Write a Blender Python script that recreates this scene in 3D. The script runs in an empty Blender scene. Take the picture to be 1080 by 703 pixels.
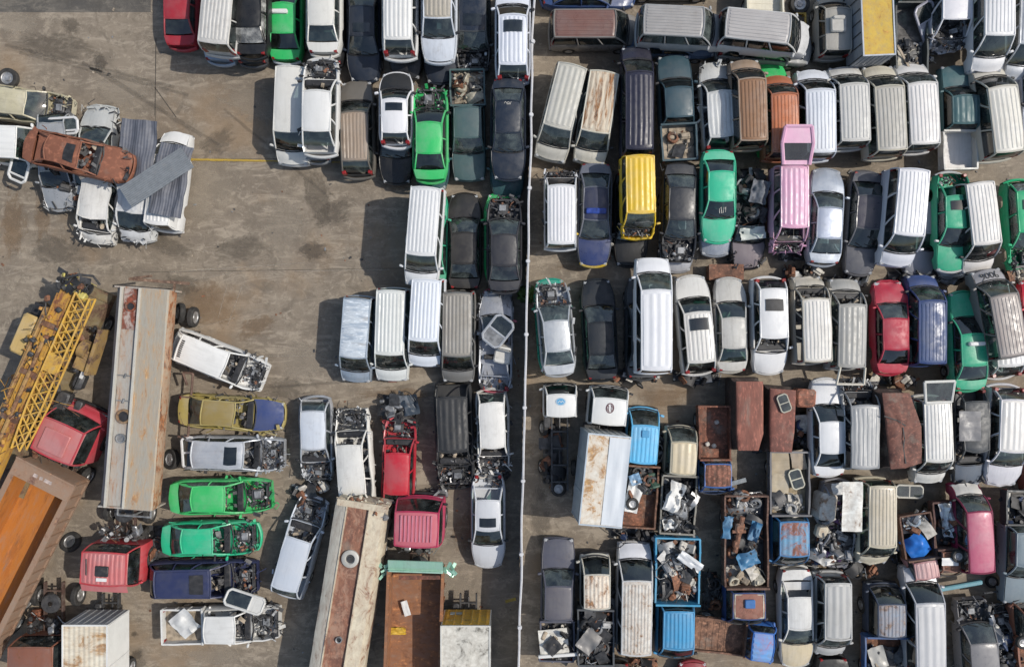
import bpy, math, random
from mathutils import Vector, Matrix, noise, Euler
R = math.radians
rng = random.Random(7)
scene = bpy.context.scene
COL = scene.collection

# ---------------------------------------------------------------- camera geometry
CAM_H = 38.0            # drone height, metres
S = 20.5                # photo pixels per metre on the ground
def P(px, py, h=0.0):
    """photo position of a thing whose measured height is h -> point on the plan"""
    k = (1 - h / CAM_H) / S
    return Vector(((px - 540) * k, (351.5 - py) * k, 0))

# ---------------------------------------------------------------- materials
MATS = {}
def nd(t, kind, **kw):
    n = t.nodes.new(kind)
    for k, v in kw.items(): setattr(n, k, v)
    return n
def new_mat(name):
    m = bpy.data.materials.new(name); m.use_nodes = True
    t = m.node_tree; t.nodes.clear()
    out = nd(t, 'ShaderNodeOutputMaterial'); b = nd(t, 'ShaderNodeBsdfPrincipled')
    t.links.new(b.outputs[0], out.inputs[0])
    return m, t, b
def coords(t, scale=(1, 1, 1)):
    tc = nd(t, 'ShaderNodeTexCoord'); oi = nd(t, 'ShaderNodeObjectInfo')
    mu = nd(t, 'ShaderNodeMath', operation='MULTIPLY'); mu.inputs[1].default_value = 60
    t.links.new(oi.outputs['Random'], mu.inputs[0])
    mp = nd(t, 'ShaderNodeMapping'); mp.inputs['Scale'].default_value = scale
    t.links.new(tc.outputs['Object'], mp.inputs[0]); t.links.new(mu.outputs[0], mp.inputs['Location'])
    return mp.outputs[0]
def noise_node(t, vec, scale, detail=5, rough=.6, dist=0):
    n = nd(t, 'ShaderNodeTexNoise'); n.inputs['Scale'].default_value = scale
    n.inputs['Detail'].default_value = detail; n.inputs['Roughness'].default_value = rough
    n.inputs['Distortion'].default_value = dist
    t.links.new(vec, n.inputs['Vector']); return n.outputs['Fac']
def ramp(t, fac, a, b, va=0.0, vb=1.0):
    n = nd(t, 'ShaderNodeMapRange'); n.interpolation_type = 'SMOOTHSTEP'
    n.inputs['From Min'].default_value = a; n.inputs['From Max'].default_value = b
    n.inputs['To Min'].default_value = va; n.inputs['To Max'].default_value = vb
    t.links.new(fac, n.inputs['Value']); return n.outputs['Result']
def mix(t, fac, a, b):
    n = nd(t, 'ShaderNodeMix'); n.data_type = 'RGBA'
    for sock, v in ((0, fac), (6, a), (7, b)):
        if hasattr(v, 'is_linked'): t.links.new(v, n.inputs[sock])
        elif sock == 0: n.inputs[0].default_value = v
        else: n.inputs[sock].default_value = (v[0], v[1], v[2], 1)
    return n.outputs[2]

def paint(col, rust=.05, dirt=.35, rough=.38, metal=0.0):
    key = ('p', tuple(round(c, 3) for c in col), rust, dirt, rough, metal)
    if key in MATS: return MATS[key]
    m, t, b = new_mat('paint')
    v = coords(t)
    lum = .3 * col[0] + .5 * col[1] + .2 * col[2]
    dirt = dirt * min(1, .40 + lum * 1.5)
    if lum > .50: col = tuple(x * (.50 + (lum - .50) * .55) / lum for x in col)
    if not metal and .27 < lum < .50 and .015 < col[2] - col[0] < .16: metal = .35
    fade = [c * .78 + lum * .18 + .004 + .034 * min(1, lum * 4) for c in col]
    c = mix(t, ramp(t, noise_node(t, v, .9, 4), .4, .7), col, fade)
    c = mix(t, ramp(t, noise_node(t, v, 2.2, 8, .68), .52 - .12 * dirt, .86, 0, dirt), c, (.16, .135, .11))
    c = mix(t, ramp(t, noise_node(t, v, 14, 3), .62, .72, 0, dirt * .5), c, (.10, .085, .07))
    st = nd(t, 'ShaderNodeMapping'); st.inputs['Scale'].default_value = (.45, 7, 2); t.links.new(v, st.inputs[0])
    c = mix(t, ramp(t, noise_node(t, st.outputs[0], 1.3, 6, .65), .45, .75, 0, min(.6, .12 + .55 * dirt)), c, [x * .55 + .02 for x in col])
    c = mix(t, ramp(t, noise_node(t, v, .8, 7, .7), .50, .72, 0, min(.5, .10 + .4 * dirt)), c, [x * .62 + y for x, y in zip(col, (.03, .026, .02))])
    if rust > 0:
        rc = mix(t, noise_node(t, v, 9, 4), (.05, .022, .012), (.30, .115, .045))
        th = .74 - .34 * rust
        c = mix(t, ramp(t, noise_node(t, v, 1.7, 9, .72, .4), th, th + .06), c, rc)
    t.links.new(c, b.inputs['Base Color'])
    b.inputs['Metallic'].default_value = metal
    rr = ramp(t, noise_node(t, v, 3.0, 6), .35, .7, rough, min(1, rough + .3))
    t.links.new(rr, b.inputs['Roughness'])
    bp = nd(t, 'ShaderNodeBump'); bp.inputs['Strength'].default_value = .25; bp.inputs['Distance'].default_value = .03
    t.links.new(noise_node(t, v, 2.6, 3), bp.inputs['Height']); t.links.new(bp.outputs[0], b.inputs['Normal'])
    MATS[key] = m; return m

def rusty(base=(.22, .095, .05), paintc=None, amount=.5, streak=(1, 1, 1), dark=(.06, .03, .02)):
    """old steel: rust in blots and streaks, with paint left on it when paintc is given"""
    key = ('r', base, paintc, amount, streak)
    if key in MATS: return MATS[key]
    m, t, b = new_mat('rusted_steel')
    v = coords(t, streak)
    rc = mix(t, ramp(t, noise_node(t, v, 2.4, 8, .7), .3, .7), dark, base)
    rc = mix(t, ramp(t, noise_node(t, v, 7, 5), .5, .75), rc, [min(1, c * 1.7) for c in base])
    rc = mix(t, ramp(t, noise_node(t, v, 1.1, 5), .55, .72, 0, .6), rc, (.2, .17, .14))
    if paintc:
        pc = mix(t, ramp(t, noise_node(t, v, 5, 6), .4, .75, 0, .55), paintc, (.24, .2, .16))
        th = .68 - .36 * amount
        nf = noise_node(t, v, 1.5, 10, .74, .6)
        pc = mix(t, ramp(t, nf, th - .16, th + .06, 0, .75), pc, [.55 * a_ + .45 * b_ for a_, b_ in zip(paintc, base)])
        rc = mix(t, ramp(t, nf, th, th + .12), pc, rc)
    t.links.new(rc, b.inputs['Base Color']); b.inputs['Roughness'].default_value = .78
    bp = nd(t, 'ShaderNodeBump'); bp.inputs['Strength'].default_value = .4; bp.inputs['Distance'].default_value = .03
    t.links.new(noise_node(t, v, 6, 5), bp.inputs['Height']); t.links.new(bp.outputs[0], b.inputs['Normal'])
    MATS[key] = m; return m

def plain(name, col, rough=.6, metal=0.0, var=.4):
    key = ('s', name)
    if key in MATS: return MATS[key]
    m, t, b = new_mat(name)
    v = coords(t)
    c = mix(t, ramp(t, noise_node(t, v, 4, 6), .3, .7), [x * (1 - var) for x in col], [min(1, x * (1 + var)) for x in col])
    c = mix(t, ramp(t, noise_node(t, v, 2.0, 6), .55, .8, 0, .4), c, (.14, .115, .09))
    t.links.new(c, b.inputs['Base Color']); b.inputs['Roughness'].default_value = rough
    b.inputs['Metallic'].default_value = metal
    MATS[key] = m; return m

def glass(tint=(.24, .34, .34), dusty=.25, film_col=(.15, .18, .175)):
    key = ('g', tint, dusty, film_col)
    if key in MATS: return MATS[key]
    m = bpy.data.materials.new('window_glass'); m.use_nodes = True
    t = m.node_tree; t.nodes.clear()
    out = nd(t, 'ShaderNodeOutputMaterial')
    tr = nd(t, 'ShaderNodeBsdfTransparent'); tr.inputs[0].default_value = (*tint, 1)
    gl = nd(t, 'ShaderNodeBsdfGlossy'); gl.inputs['Roughness'].default_value = .06
    df = nd(t, 'ShaderNodeBsdfDiffuse'); df.inputs[0].default_value = (*film_col, 1)
    fr = nd(t, 'ShaderNodeFresnel'); fr.inputs[0].default_value = 1.6
    ad = nd(t, 'ShaderNodeMath', operation='MULTIPLY_ADD'); ad.inputs[1].default_value = 1.0; ad.inputs[2].default_value = .07
    t.links.new(fr.outputs[0], ad.inputs[0])
    m1 = nd(t, 'ShaderNodeMixShader'); t.links.new(ad.outputs[0], m1.inputs[0])
    t.links.new(tr.outputs[0], m1.inputs[1]); t.links.new(gl.outputs[0], m1.inputs[2])
    v = coords(t); m2 = nd(t, 'ShaderNodeMixShader')
    t.links.new(ramp(t, noise_node(t, v, 1.6, 6, .65), .35, .8, dusty * .10, min(1, dusty * 1.3)), m2.inputs[0])
    t.links.new(m1.outputs[0], m2.inputs[1]); t.links.new(df.outputs[0], m2.inputs[2])
    t.links.new(m2.outputs[0], out.inputs[0])
    MATS[key] = m; return m

G_GLARE = glass((.3, .33, .33), .9, (.50, .50, .48))  # pale diffuse colour stands in for a bright reflection in the glass
G_CLEAR, G_DUST, G_GREEN, G_DARK = glass(), glass(dusty=.5), glass((.2, .36, .30), .22), glass((.10, .12, .13), .12)
RUBBER = plain('tyre_rubber', (.028, .027, .026), .85)
RIM = plain('rim_steel', (.36, .36, .36), .45, .6)
BLACK = plain('black_plastic', (.022, .022, .024), .6)
DARKM = plain('dark_metal', (.06, .06, .062), .55, .3)
ALU = plain('bare_aluminium', (.36, .36, .36), .4, .7)
GREYM = plain('grey_metal', (.22, .225, .23), .5, .3)
CREAMM = plain('cream_plastic', (.40, .37, .30), .7)
RUSTM = rusty()
FABRIC = plain('seat_fabric', (.10, .098, .10), .95)
TAN = plain('tan_fabric', (.30, .25, .19), .95)
LAMP = plain('lamp_glass', (.36, .37, .38), .15, 0, .3)
REDL = plain('red_lamp', (.20, .012, .012), .25, 0, .4)
WHITEM = paint((.72, .72, .70), .03, .3)
BLUEM = paint((.03, .13, .35), .1, .4)
PALER = plain('pale_rubbish', (.43, .41, .37), .8)
JUNK = [DARKM, BLACK, GREYM, DARKM, RUSTM, BLACK, ALU, DARKM]
BAY = [DARKM, BLACK, GREYM, DARKM, RUSTM, BLACK, BLACK, DARKM, ALU, BLACK]

# ---------------------------------------------------------------- mesh helper
class MB:
    def __init__(s): s.v = []; s.f = []; s.m = []
    def add(s, vs, fs, mi=0):
        o = len(s.v); s.v += [tuple(p) for p in vs]
        for f in fs: s.f.append([o + i for i in f]); s.m.append(mi)
    def box(s, c, d, rot=None, mi=0, taper=1.0):
        a, b, e = d[0] / 2, d[1] / 2, d[2] / 2
        pts = [Vector(p) for p in ((-a, -b, -e), (a, -b, -e), (a, b, -e), (-a, b, -e), (-a * taper, -b * taper, e), (a * taper, -b * taper, e), (a * taper, b * taper, e), (-a * taper, b * taper, e))]
        if rot is not None:
            M = Euler(rot).to_matrix(); pts = [M @ p for p in pts]
        c = Vector(c)
        s.add([p + c for p in pts], [(3, 2, 1, 0), (4, 5, 6, 7), (0, 1, 5, 4), (1, 2, 6, 5), (2, 3, 7, 6), (3, 0, 4, 7)], mi)
    def rbox(s, c, d, r=.04, rot=None, mi=0):
        """box with chamfered vertical and top edges"""
        a, b, e = d[0] / 2, d[1] / 2, d[2] / 2
        r = min(r, a * .8, b * .8, e * .8)
        def ring(ins, z):
            A, B = a - ins, b - ins
            return [(-A + r, -B, z), (A - r, -B, z), (A, -B + r, z), (A, B - r, z), (A - r, B, z), (-A + r, B, z), (-A, B - r, z), (-A, -B + r, z)]
        pts = ring(0, -e) + ring(0, e - r) + ring(r * .8, e)
        M = Euler(rot).to_matrix() if rot is not None else Matrix.Identity(3)
        c = Vector(c); fs = []
        for k in range(2):
            for i in range(8): fs.append((k * 8 + i, k * 8 + (i + 1) % 8, k * 8 + 8 + (i + 1) % 8, k * 8 + 8 + i))
        fs.append(tuple(range(16, 24))); fs.append(tuple(range(7, -1, -1)))
        s.add([M @ Vector(p) + c for p in pts], fs, mi)
    def tube(s, p, q, r, n=6, mi=0, cap=True, r2=None):
        p, q = Vector(p), Vector(q); d = q - p
        if d.length < 1e-5: return
        z = d.normalized(); x = z.orthogonal().normalized(); y = z.cross(x)
        vs = []
        for k, (o, rr) in enumerate(((p, r), (q, r if r2 is None else r2))):
            for i in range(n):
                a = 2 * math.pi * i / n + math.pi / n
                vs.append(o + x * math.cos(a) * rr + y * math.sin(a) * rr)
        fs = [(i, (i + 1) % n, n + (i + 1) % n, n + i) for i in range(n)]
        if cap: fs += [tuple(range(n - 1, -1, -1)), tuple(range(n, 2 * n))]
        s.add(vs, fs, mi)
    def path(s, pts, r, n=6, mi=0):
        for a, b in zip(pts, pts[1:]): s.tube(a, b, r, n, mi)
    def grid(s, fn, us, vs, mi=0, flip=False):
        pts = [fn(u, v) for u in us for v in vs]; nv = len(vs); fs = []
        for i in range(len(us) - 1):
            for j in range(nv - 1):
                q = (i * nv + j, i * nv + j + 1, (i + 1) * nv + j + 1, (i + 1) * nv + j)
                fs.append(q[::-1] if flip else q)
        s.add(pts, fs, mi)
    def lathe(s, prof, n=20, axis='y', c=(0, 0, 0), mi=0, closed=True):
        """prof: (radius, along) pairs"""
        vs = []
        for i in range(n):
            a = 2 * math.pi * i / n
            for r, h in prof:
                q = (r * math.cos(a), h, r * math.sin(a)) if axis == 'y' else (r * math.cos(a), r * math.sin(a), h)
                vs.append((q[0] + c[0], q[1] + c[1], q[2] + c[2]))
        k = len(prof); fs = []
        for i in range(n):
            for j in range(k - 1):
                fs.append((i * k + j, i * k + j + 1, ((i + 1) % n) * k + j + 1, ((i + 1) % n) * k + j))
        s.add(vs, fs, mi)
    def build(s, name, mats, parent=None, warp=None, sharp=34, smooth=True):
        if not isinstance(mats, (list, tuple)): mats = [mats]
        me = bpy.data.meshes.new(name)
        vs = [tuple(warp(Vector(p))) for p in s.v] if warp else s.v
        me.from_pydata(vs, [], s.f)
        for m in mats: me.materials.append(m)
        if len(mats) > 1: me.polygons.foreach_set('material_index', s.m)
        if smooth:
            me.polygons.foreach_set('use_smooth', [True] * len(s.f))
            me.set_sharp_from_angle(angle=R(sharp))
        me.update()
        o = bpy.data.objects.new(name, me); COL.objects.link(o)
        if parent: o.parent = parent
        return o

LABELS = {}
def tag(o, label=None, cat=None, group=None, kind=None):
    if label:
        o['label'] = label; LABELS.setdefault(label, []).append(o.name)
    if cat: o['category'] = cat
    if group: o['group'] = group
    if kind: o['kind'] = kind
    return o
def root(name, loc, rz=0, label=None, cat=None, group=None, rx=0, ry=0):
    o = bpy.data.objects.new(name, None); COL.objects.link(o)
    o.empty_display_size = .3
    o.location = loc; o.rotation_euler = (R(rx), R(ry), R(rz))
    return tag(o, label, cat, group)
def lin(a, b, n): return [a + (b - a) * i / (n - 1) for i in range(n)]
def interp(tab, x):
    for (a, va), (b, vb) in zip(tab, tab[1:]):
        if x <= b: return va + (vb - va) * max(0, (x - a)) / (b - a)
    return tab[-1][1]

# ---------------------------------------------------------------- junk
def junk(mb, x0, x1, y0, y1, z0, z1, n, seed, nm, size=1.0, dome=0.0):
    r = random.Random(seed)
    for _ in range(n):
        x, y = r.uniform(x0, x1), r.uniform(y0, y1)
        top = z1
        if dome:
            u, v = (2 * (x - x0) / (x1 - x0) - 1), (2 * (y - y0) / (y1 - y0) - 1)
            top = z0 + (z1 - z0) * max(.15, (1 - dome * (u * u + v * v) / 2))
        z = r.uniform(z0, top) if r.random() < .4 else r.uniform(z0 + (top - z0) * .6, top)
        mi = r.randrange(nm); k = r.random(); q = (r.uniform(-.6, .6), r.uniform(-.6, .6), r.uniform(0, 3.1))
        a = size * r.uniform(.06, .30)
        if k < .38: mb.rbox((x, y, z), (a, a * r.uniform(.4, 1.2), a * r.uniform(.3, .8)), a * .15, q, mi)
        elif k < .58: mb.box((x, y, z), (a * 1.5, a * r.uniform(.5, 1.3), .012), q, mi)
        elif k < .82:
            d = Vector((r.uniform(-1, 1), r.uniform(-1, 1), r.uniform(-.25, .25))).normalized() * size * r.uniform(.12, .42)
            p = Vector((x, y, z)); e = p + d + Vector((r.uniform(-.1, .1), r.uniform(-.1, .1), r.uniform(-.08, .05)))
            mb.path([p - d, p + Vector((0, 0, .04)), e], r.uniform(.010, .026), 5, mi)
        else:
            mb.tube((x, y, z), Vector((x, y, z)) + Vector((r.uniform(-1, 1), r.uniform(-1, 1), r.uniform(0, 1))).normalized() * a * .5, a * .45, 9, mi)

# shared meshes
def mesh_only(mb, name, mats):
    o = mb.build(name, mats); me = o.data; bpy.data.objects.remove(o); return me
def wheel_meshes(r, w):
    t = MB(); t.lathe([(r * .60, w * .42), (r * .72, w * .5), (r * .93, w * .46), (r, w * .30), (r, -w * .30), (r * .93, -w * .46), (r * .72, -w * .5), (r * .60, -w * .42), (r * .60, w * .42)], 22)
    m = MB()
    for sgn in (1, -1):
        m.lathe([(r * .61, sgn * w * .42), (r * .55, sgn * w * .30), (r * .30, sgn * w * .22), (r * .27, sgn * w * .34), (.0, sgn * w * .36)], 18)
    for i in range(5):
        a = i * 2 * math.pi / 5
        m.tube((r * .43 * math.cos(a), w * .2, r * .43 * math.sin(a)), (r * .43 * math.cos(a), w * .31, r * .43 * math.sin(a)), r * .06, 6)
    return mesh_only(t, 'tyre', [RUBBER]), mesh_only(m, 'rim', [RIM])
WHEEL = {'car': wheel_meshes(.31, .2), 'truck': wheel_meshes(.40, .22), 'big': wheel_meshes(.52, .30)}
def put(name, me, parent, loc=(0, 0, 0), rot=(0, 0, 0)):
    o = bpy.data.objects.new(name, me); COL.objects.link(o); o.parent = parent
    o.location = loc; o.rotation_euler = rot; return o
def wheel(parent, x, y, kind='car', rim=True):
    r = {'car': .31, 'truck': .40, 'big': .52}[kind]
    w = put('wheel', WHEEL[kind][0], parent, (x, y, r))
    if rim: put('rim', WHEEL[kind][1], w)
    return w
def loose_tyre(px, py, label, kind='big', z=0, rot=(90, 0, 0), rim=True, group='loose tyres lying in the yard'):
    h = {'car': .1, 'truck': .11, 'big': .15}[kind]
    o = bpy.data.objects.new('tyre', WHEEL[kind][0]); COL.objects.link(o)
    o.location = P(px, py, z + h) + Vector((0, 0, z + h)); o.rotation_euler = [R(a) for a in rot]
    tag(o, label, 'tyre', group)
    if rim: put('rim', WHEEL[kind][1], o)
    return o
def seat_mesh(m):
    b = MB(); b.rbox((.02, 0, .42), (.5, .48, .16), .05); b.rbox((-.26, 0, .72), (.14, .46, .56), .05, (0, -.28, 0)); b.rbox((-.36, 0, 1.06), (.09, .26, .16), .03, (0, -.2, 0))
    return mesh_only(b, 'seat', [m])
def bench_mesh(m):
    b = MB(); b.rbox((.02, 0, .42), (.5, 1.2, .16), .05); b.rbox((-.26, 0, .72), (.14, 1.2, .54), .05, (0, -.28, 0))
    return mesh_only(b, 'seat', [m])
SEAT = {False: seat_mesh(FABRIC), True: seat_mesh(TAN)}
BENCH = {False: bench_mesh(FABRIC), True: bench_mesh(TAN)}

# ---------------------------------------------------------------- vehicle bodies
# fractions run from the nose (0) to the tail (1)
KIND = {
 'sedan': dict(L=4.55, W=1.76, H=1.42, nose=.66, cowl=.93, belt=.93, deck=.99, xc=.27, xr0=.43, xr1=.74, xd=.89, wr=.69, wb=.86, fr=.24, rr=.22, doors=(.0, .50, 1.0), ribs=0),
 'hatch': dict(L=3.95, W=1.70, H=1.46, nose=.68, cowl=.93, belt=.93, deck=.95, xc=.26, xr0=.42, xr1=.86, xd=.965, wr=.71, wb=.87, fr=.24, rr=.16, doors=(.0, .48, 1.0), ribs=0),
 'wagon': dict(L=4.6, W=1.78, H=1.64, nose=.72, cowl=1.0, belt=1.0, deck=1.0, xc=.235, xr0=.375, xr1=.875, xd=.975, wr=.74, wb=.88, fr=.19, rr=.11, doors=(.0, .36, .68, 1.0), ribs=0),
 'van': dict(L=4.65, W=1.74, H=1.95, nose=.84, cowl=1.10, belt=1.10, deck=1.1, xc=.145, xr0=.29, xr1=.96, xd=.99, wr=.80, wb=.93, fr=.10, rr=.04, doors=(.0, .30, .64, 1.0), ribs=7),
 'pcab': dict(L=3.05, W=1.74, H=1.66, nose=.82, cowl=1.02, belt=1.02, deck=1.02, xc=.37, xr0=.53, xr1=.93, xd=.985, wr=.76, wb=.9, fr=.12, rr=.02, doors=(.0, 1.0), ribs=0),
 'cab': dict(L=1.75, W=1.78, H=2.02, nose=1.0, cowl=1.16, belt=1.16, deck=1.16, xc=.06, xr0=.29, xr1=.93, xd=.985, wr=.80, wb=.93, fr=.06, rr=.02, doors=(.0, 1.0), ribs=5),
 'hcab': dict(L=1.95, W=2.45, H=2.85, nose=1.3, cowl=1.65, belt=1.65, deck=1.65, xc=.05, xr0=.20, xr1=.94, xd=.985, wr=.84, wb=.95, fr=.07, rr=.02, doors=(.0, 1.0), ribs=7),
}
def body(rt, kind, col, xo=0.0, L=None, W=None, H=None, zo=0.0, roofcol=None, bonnetcol=None, rust=.05, dirt=.35, rough=.38,
         bonnet=True, boot=True, roof=True, ws=True, rw=True, sg=True, sunroof=0, crush=0.0, nose=0.0, wheels=True, lamps=True, frac=None, mirrors=True,
         panel=False, seed=0, gl=None, wgl=None, tan=False, ribs=None, engine=None, roofmat=None, bodymat=None, bumpcol=None, fittings=True, axles=None):
    k = dict(KIND[kind]); k.update(frac or {}); L = L or k['L']; W = W or k['W']; H = H or k['H']
    r = random.Random(seed)
    X = lambda f: L / 2 - f * L + xo
    hs = W / 2
    sd = Vector((seed * 3.7, seed * 1.9, seed * .7))
    def warp(p):
        q = p.copy()
        if crush:
            q += noise.noise_vector(p * 1.1 + sd) * crush + noise.noise_vector(p * 3.1 + sd) * crush * .35
            if p.z > k['belt']: q.z -= crush * .5 * (p.z - k['belt'])
        if nose:
            f = (L / 2 + xo - p.x) / L
            if f < k['xc'] + .05:
                a = 1 - f / (k['xc'] + .05)
                q.x -= nose * a; q += noise.noise_vector(p * 3.5 + sd) * nose * .6 * a
                q.z += .3 * nose * math.sin(min(1, a * 1.3) * math.pi)
        q.z += zo
        return q
    def wd(f):
        a = max(0, (.24 - f) / .24); b = max(0, (f - .80) / .20)
        return hs * (1 - k['fr'] * a ** 2.2 - k['rr'] * b ** 2.2)
    zt = [(0, k['nose'] - .03), (.03, k['nose']), (k['xc'] * .5, k['nose'] + (k['cowl'] - k['nose']) * .62), (k['xc'], k['cowl']), (k['xr1'], k['belt'] + .02), (k['xd'], k['deck']), (.985, k['deck'] - .04), (1.001, k['deck'] - .12)]
    zs = lambda f: interp(zt, f)
    if axles is None: axles = {'cab': [.52], 'hcab': [.55], 'pcab': [.26]}.get(kind, [.19, .79] if kind != 'van' else [.2, .78])
    wr_ = {'cab': .40, 'hcab': .52}.get(kind, .31); ar = wr_ + .05
    zl = .24 if kind not in ('cab', 'hcab') else .42
    pm = bodymat or paint(col, rust, dirt, rough)
    rm = roofmat or (paint(roofcol, rust, dirt, rough) if roofcol else pm)
    bm_ = paint(bonnetcol, rust, dirt, rough) if bonnetcol else pm
    # hull: a tub with sills, wheel arches and shoulders
    fs = sorted(set([round(a, 3) for a in lin(.012, .99, 17)] + [k['xc'], k['xd']] + [round(a + d * ar / L, 3) for a in axles for d in (-1.02, -.98, -.7, -.35, 0, .35, .7, .98, 1.02) if 0.02 < a + d * ar / L < .985]))
    sec = []
    for f in fs:
        w, z, x = wd(f), zs(f), X(f)
        arch = 0
        for a in axles:
            d = abs(f - a) * L
            if d < ar: arch = max(arch, wr_ + math.sqrt(ar * ar - d * d))
        zm = (zl + z) / 2
        o = [(w * .90, max(zl, min(arch, z - .2))), (w * .98, max(zl + .13, min(arch + .02, z - .17))), (w, max(zm, min(arch + .05, z - .14))), (w * .985, z - .11), (w * .935, z), (w * .87, z - .03), (w * .83, .46), (0, .45)]
        sec.append([(x, y, zz) for y, zz in o] + [(x, -y, zz) for y, zz in reversed(o[:-1])])
    mb = MB(); n = len(sec[0])
    vs = [p for s_ in sec for p in s_]; ff = []
    for i in range(len(sec) - 1):
        for j in range(n - 1): ff.append((i * n + j, (i + 1) * n + j, (i + 1) * n + j + 1, i * n + j + 1))
    cap = [0, 1, 2, 3, 4, n - 5, n - 4, n - 3, n - 2, n - 1]
    ff.append(tuple(cap)); ff.append(tuple(reversed([(len(sec) - 1) * n + c for c in cap])))
    mb.add(vs, ff)
    if bonnet or True:   # scuttle between engine bay and cabin
        w = wd(k['xc']); mb.box((X(k['xc']) + .01, 0, (k['cowl'] + .4) / 2 - .02), (.05, w * 1.68, k['cowl'] - .42))
    if kind == 'sedan':
        w = wd(k['xd']); mb.box((X(k['xd']) + .16, 0, .70), (.05, w * 1.66, .46))
        if boot or rw: mb.box((X(k['xd']) + .26, 0, .955), (.40, w * 1.66, .03))
    # greenhouse lines
    wr, zr = hs * k['wr'], H
    A0 = lambda v: Vector((X(k['xc']) + .12 * (1 - v * v), v * wd(k['xc']) * k['wb'], k['cowl'] + .015))
    A1 = lambda v: Vector((X(k['xr0']) + .06 * (1 - v * v), v * wr, zr - .07 * v * v - .01))
    C1 = lambda v: Vector((X(k['xr1']) - .05 * (1 - v * v), v * wr * .98, zr - .07 * v * v - .02))
    C0 = lambda v: Vector((X(k['xd']) - .05 * (1 - v * v), v * wd(k['xd']) * k['wb'], k['deck'] + .015))
    def wsf(u, v): return A0(v).lerp(A1(v), u) + Vector((.05, 0, .03)) * (4 * u * (1 - u))
    def rwf(u, v): return C0(v).lerp(C1(v), u) + Vector((-.04, 0, .03)) * (4 * u * (1 - u))
    def sdf(u, t, sg_): # u: belt to roof, t: front to rear
        b = A0(sg_).lerp(C0(sg_), t); f = (L / 2 + xo - b.x) / L; b.y = sg_ * wd(f) * k['wb']; b.z = zs(f) + .01
        a = A1(sg_).lerp(C1(sg_), t)
        return b.lerp(a, u) + Vector((0, sg_ * .035, 0)) * (4 * u * (1 - u))
    for sg_ in (1, -1):
        for pth in ([wsf(u, sg_) for u in lin(0, 1, 5)], [rwf(u, sg_) for u in lin(0, 1, 5)], [A1(sg_).lerp(C1(sg_), t) for t in lin(0, 1, 5)]):
            if not roof and pth[0].z > zr - .15: continue
            if not roof and crush > .08: continue
            mb.path(pth, .045, 5)
        for t in k['doors'][1:-1]: mb.path([sdf(u, t, sg_) for u in lin(0, 1, 4)], .042, 5)
        if panel:
            for t0, t1 in list(zip(k['doors'], k['doors'][1:]))[1:]:
                mb.grid(lambda u, t: sdf(u, t, sg_), lin(0, 1, 4), lin(t0, t1, 4))
    if roof:
        mb.path([A1(v) for v in lin(-1, 1, 5)], .04, 5); mb.path([C1(v) for v in lin(-1, 1, 5)], .04, 5)
    mb.build('body', pm, rt, warp)
    # roof skin
    nr = k['ribs'] if ribs is None else ribs
    def roof_at(u, v):
        x = A1(v).lerp(C1(v), u); y = v * wr * (1 - .02 * u)
        e = max(0, abs(u - .5) * 2 - .9) / .1
        z = zr - .06 * v * v - .02 * abs(v) ** 6 + .035 * (1 - (2 * u - 1) ** 2) - .035 * e * e
        return Vector((x.x, y, z))
    crush = crush or r.choice((.008, .014, .022))
    if roof:
        vs_ = []; hh = {}
        if nr:
            for i in range(nr):
                c = -.80 + 1.6 * i / (nr - 1); hw = .8 / (nr - 1) * .95
                for d, h in ((-hw * .72, 0), (-hw * .38, .020), (hw * .38, .020), (hw * .72, 0)): vs_.append(round(c + d, 4)); hh[round(c + d, 4)] = h
            vs_ = [-1.06, -1.0, -.93] + vs_ + [.93, 1.0, 1.06]; vs_ = sorted(set(vs_))
        else: vs_ = [-1.06, -1, -.9, -.7, -.35, 0, .35, .7, .9, 1, 1.06]
        def rf(u, v):
            p = roof_at(u, max(-1, min(1, v)))
            if abs(v) > 1: p.y = v * wr * .99; p.z -= .085
            ed = 1 if .05 < u < .95 else 0
            p.z += hh.get(v, 0) * ed; return p
        q = MB(); us = [0, .02, .05, .0501, .12, .3, .5, .7, .88, .9499, .95, .98, 1.0] if nr else [0, .03, .1, .3, .5, .7, .9, .97, 1]
        q.grid(rf, us, vs_)
        ro = q.build('roof', rm, rt, warp, sharp=28)
        if sunroof:
            q = MB(); u0 = .12 if sunroof > 0 else .55
            q.grid(lambda u, v: roof_at(u, v) + Vector((0, 0, .05 if nr else .022)), lin(u0, u0 + (.24 if kind != 'sedan' else .30), 4), lin(-.68, .68, 7))
            q.build('sunroof', G_DARK if abs(sunroof) == 1 else BLACK, rt, warp)  # the black version also stands in for a dark roof hole
    g1 = wgl or gl or G_CLEAR; g2 = gl or G_CLEAR
    if fittings and kind not in ('hcab',):
        q = MB(); q.path([A0(v) + Vector((.05, 0, .02)) for v in lin(-.96, .96, 7)], .036, 5)
        if ws:
            for y0, y1 in ((.55, -.02), (-.1, -.66)):
                a_, b_ = wsf(.03, y0), wsf(.22, y1); q.tube(a_ + Vector((.02, 0, .03)), b_ + Vector((.02, 0, .03)), .014, 4)
        q.build('wiper_cowl', BLACK, rt, warp)
    if ws:
        q = MB(); q.grid(wsf, lin(.03, .97, 5), lin(-.95, .95, 7)); q.build('windscreen', g1, rt, warp)
    if rw:
        q = MB(); q.grid(rwf, lin(.08, .95, 5), lin(-.93, .93, 7), flip=True); q.build('rear_window', g2, rt, warp)
    if sg:
        dr = list(zip(k['doors'], k['doors'][1:]))
        if panel: dr = dr[:1]
        for sg_ in (1, -1):
            for t0, t1 in dr:
                q = MB(); q.grid(lambda u, t: sdf(u, t, sg_), lin(.05, .94, 4), lin(t0 + .03, t1 - .03, 4), flip=sg_ < 0); q.build('side_window', g2, rt, warp)
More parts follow.
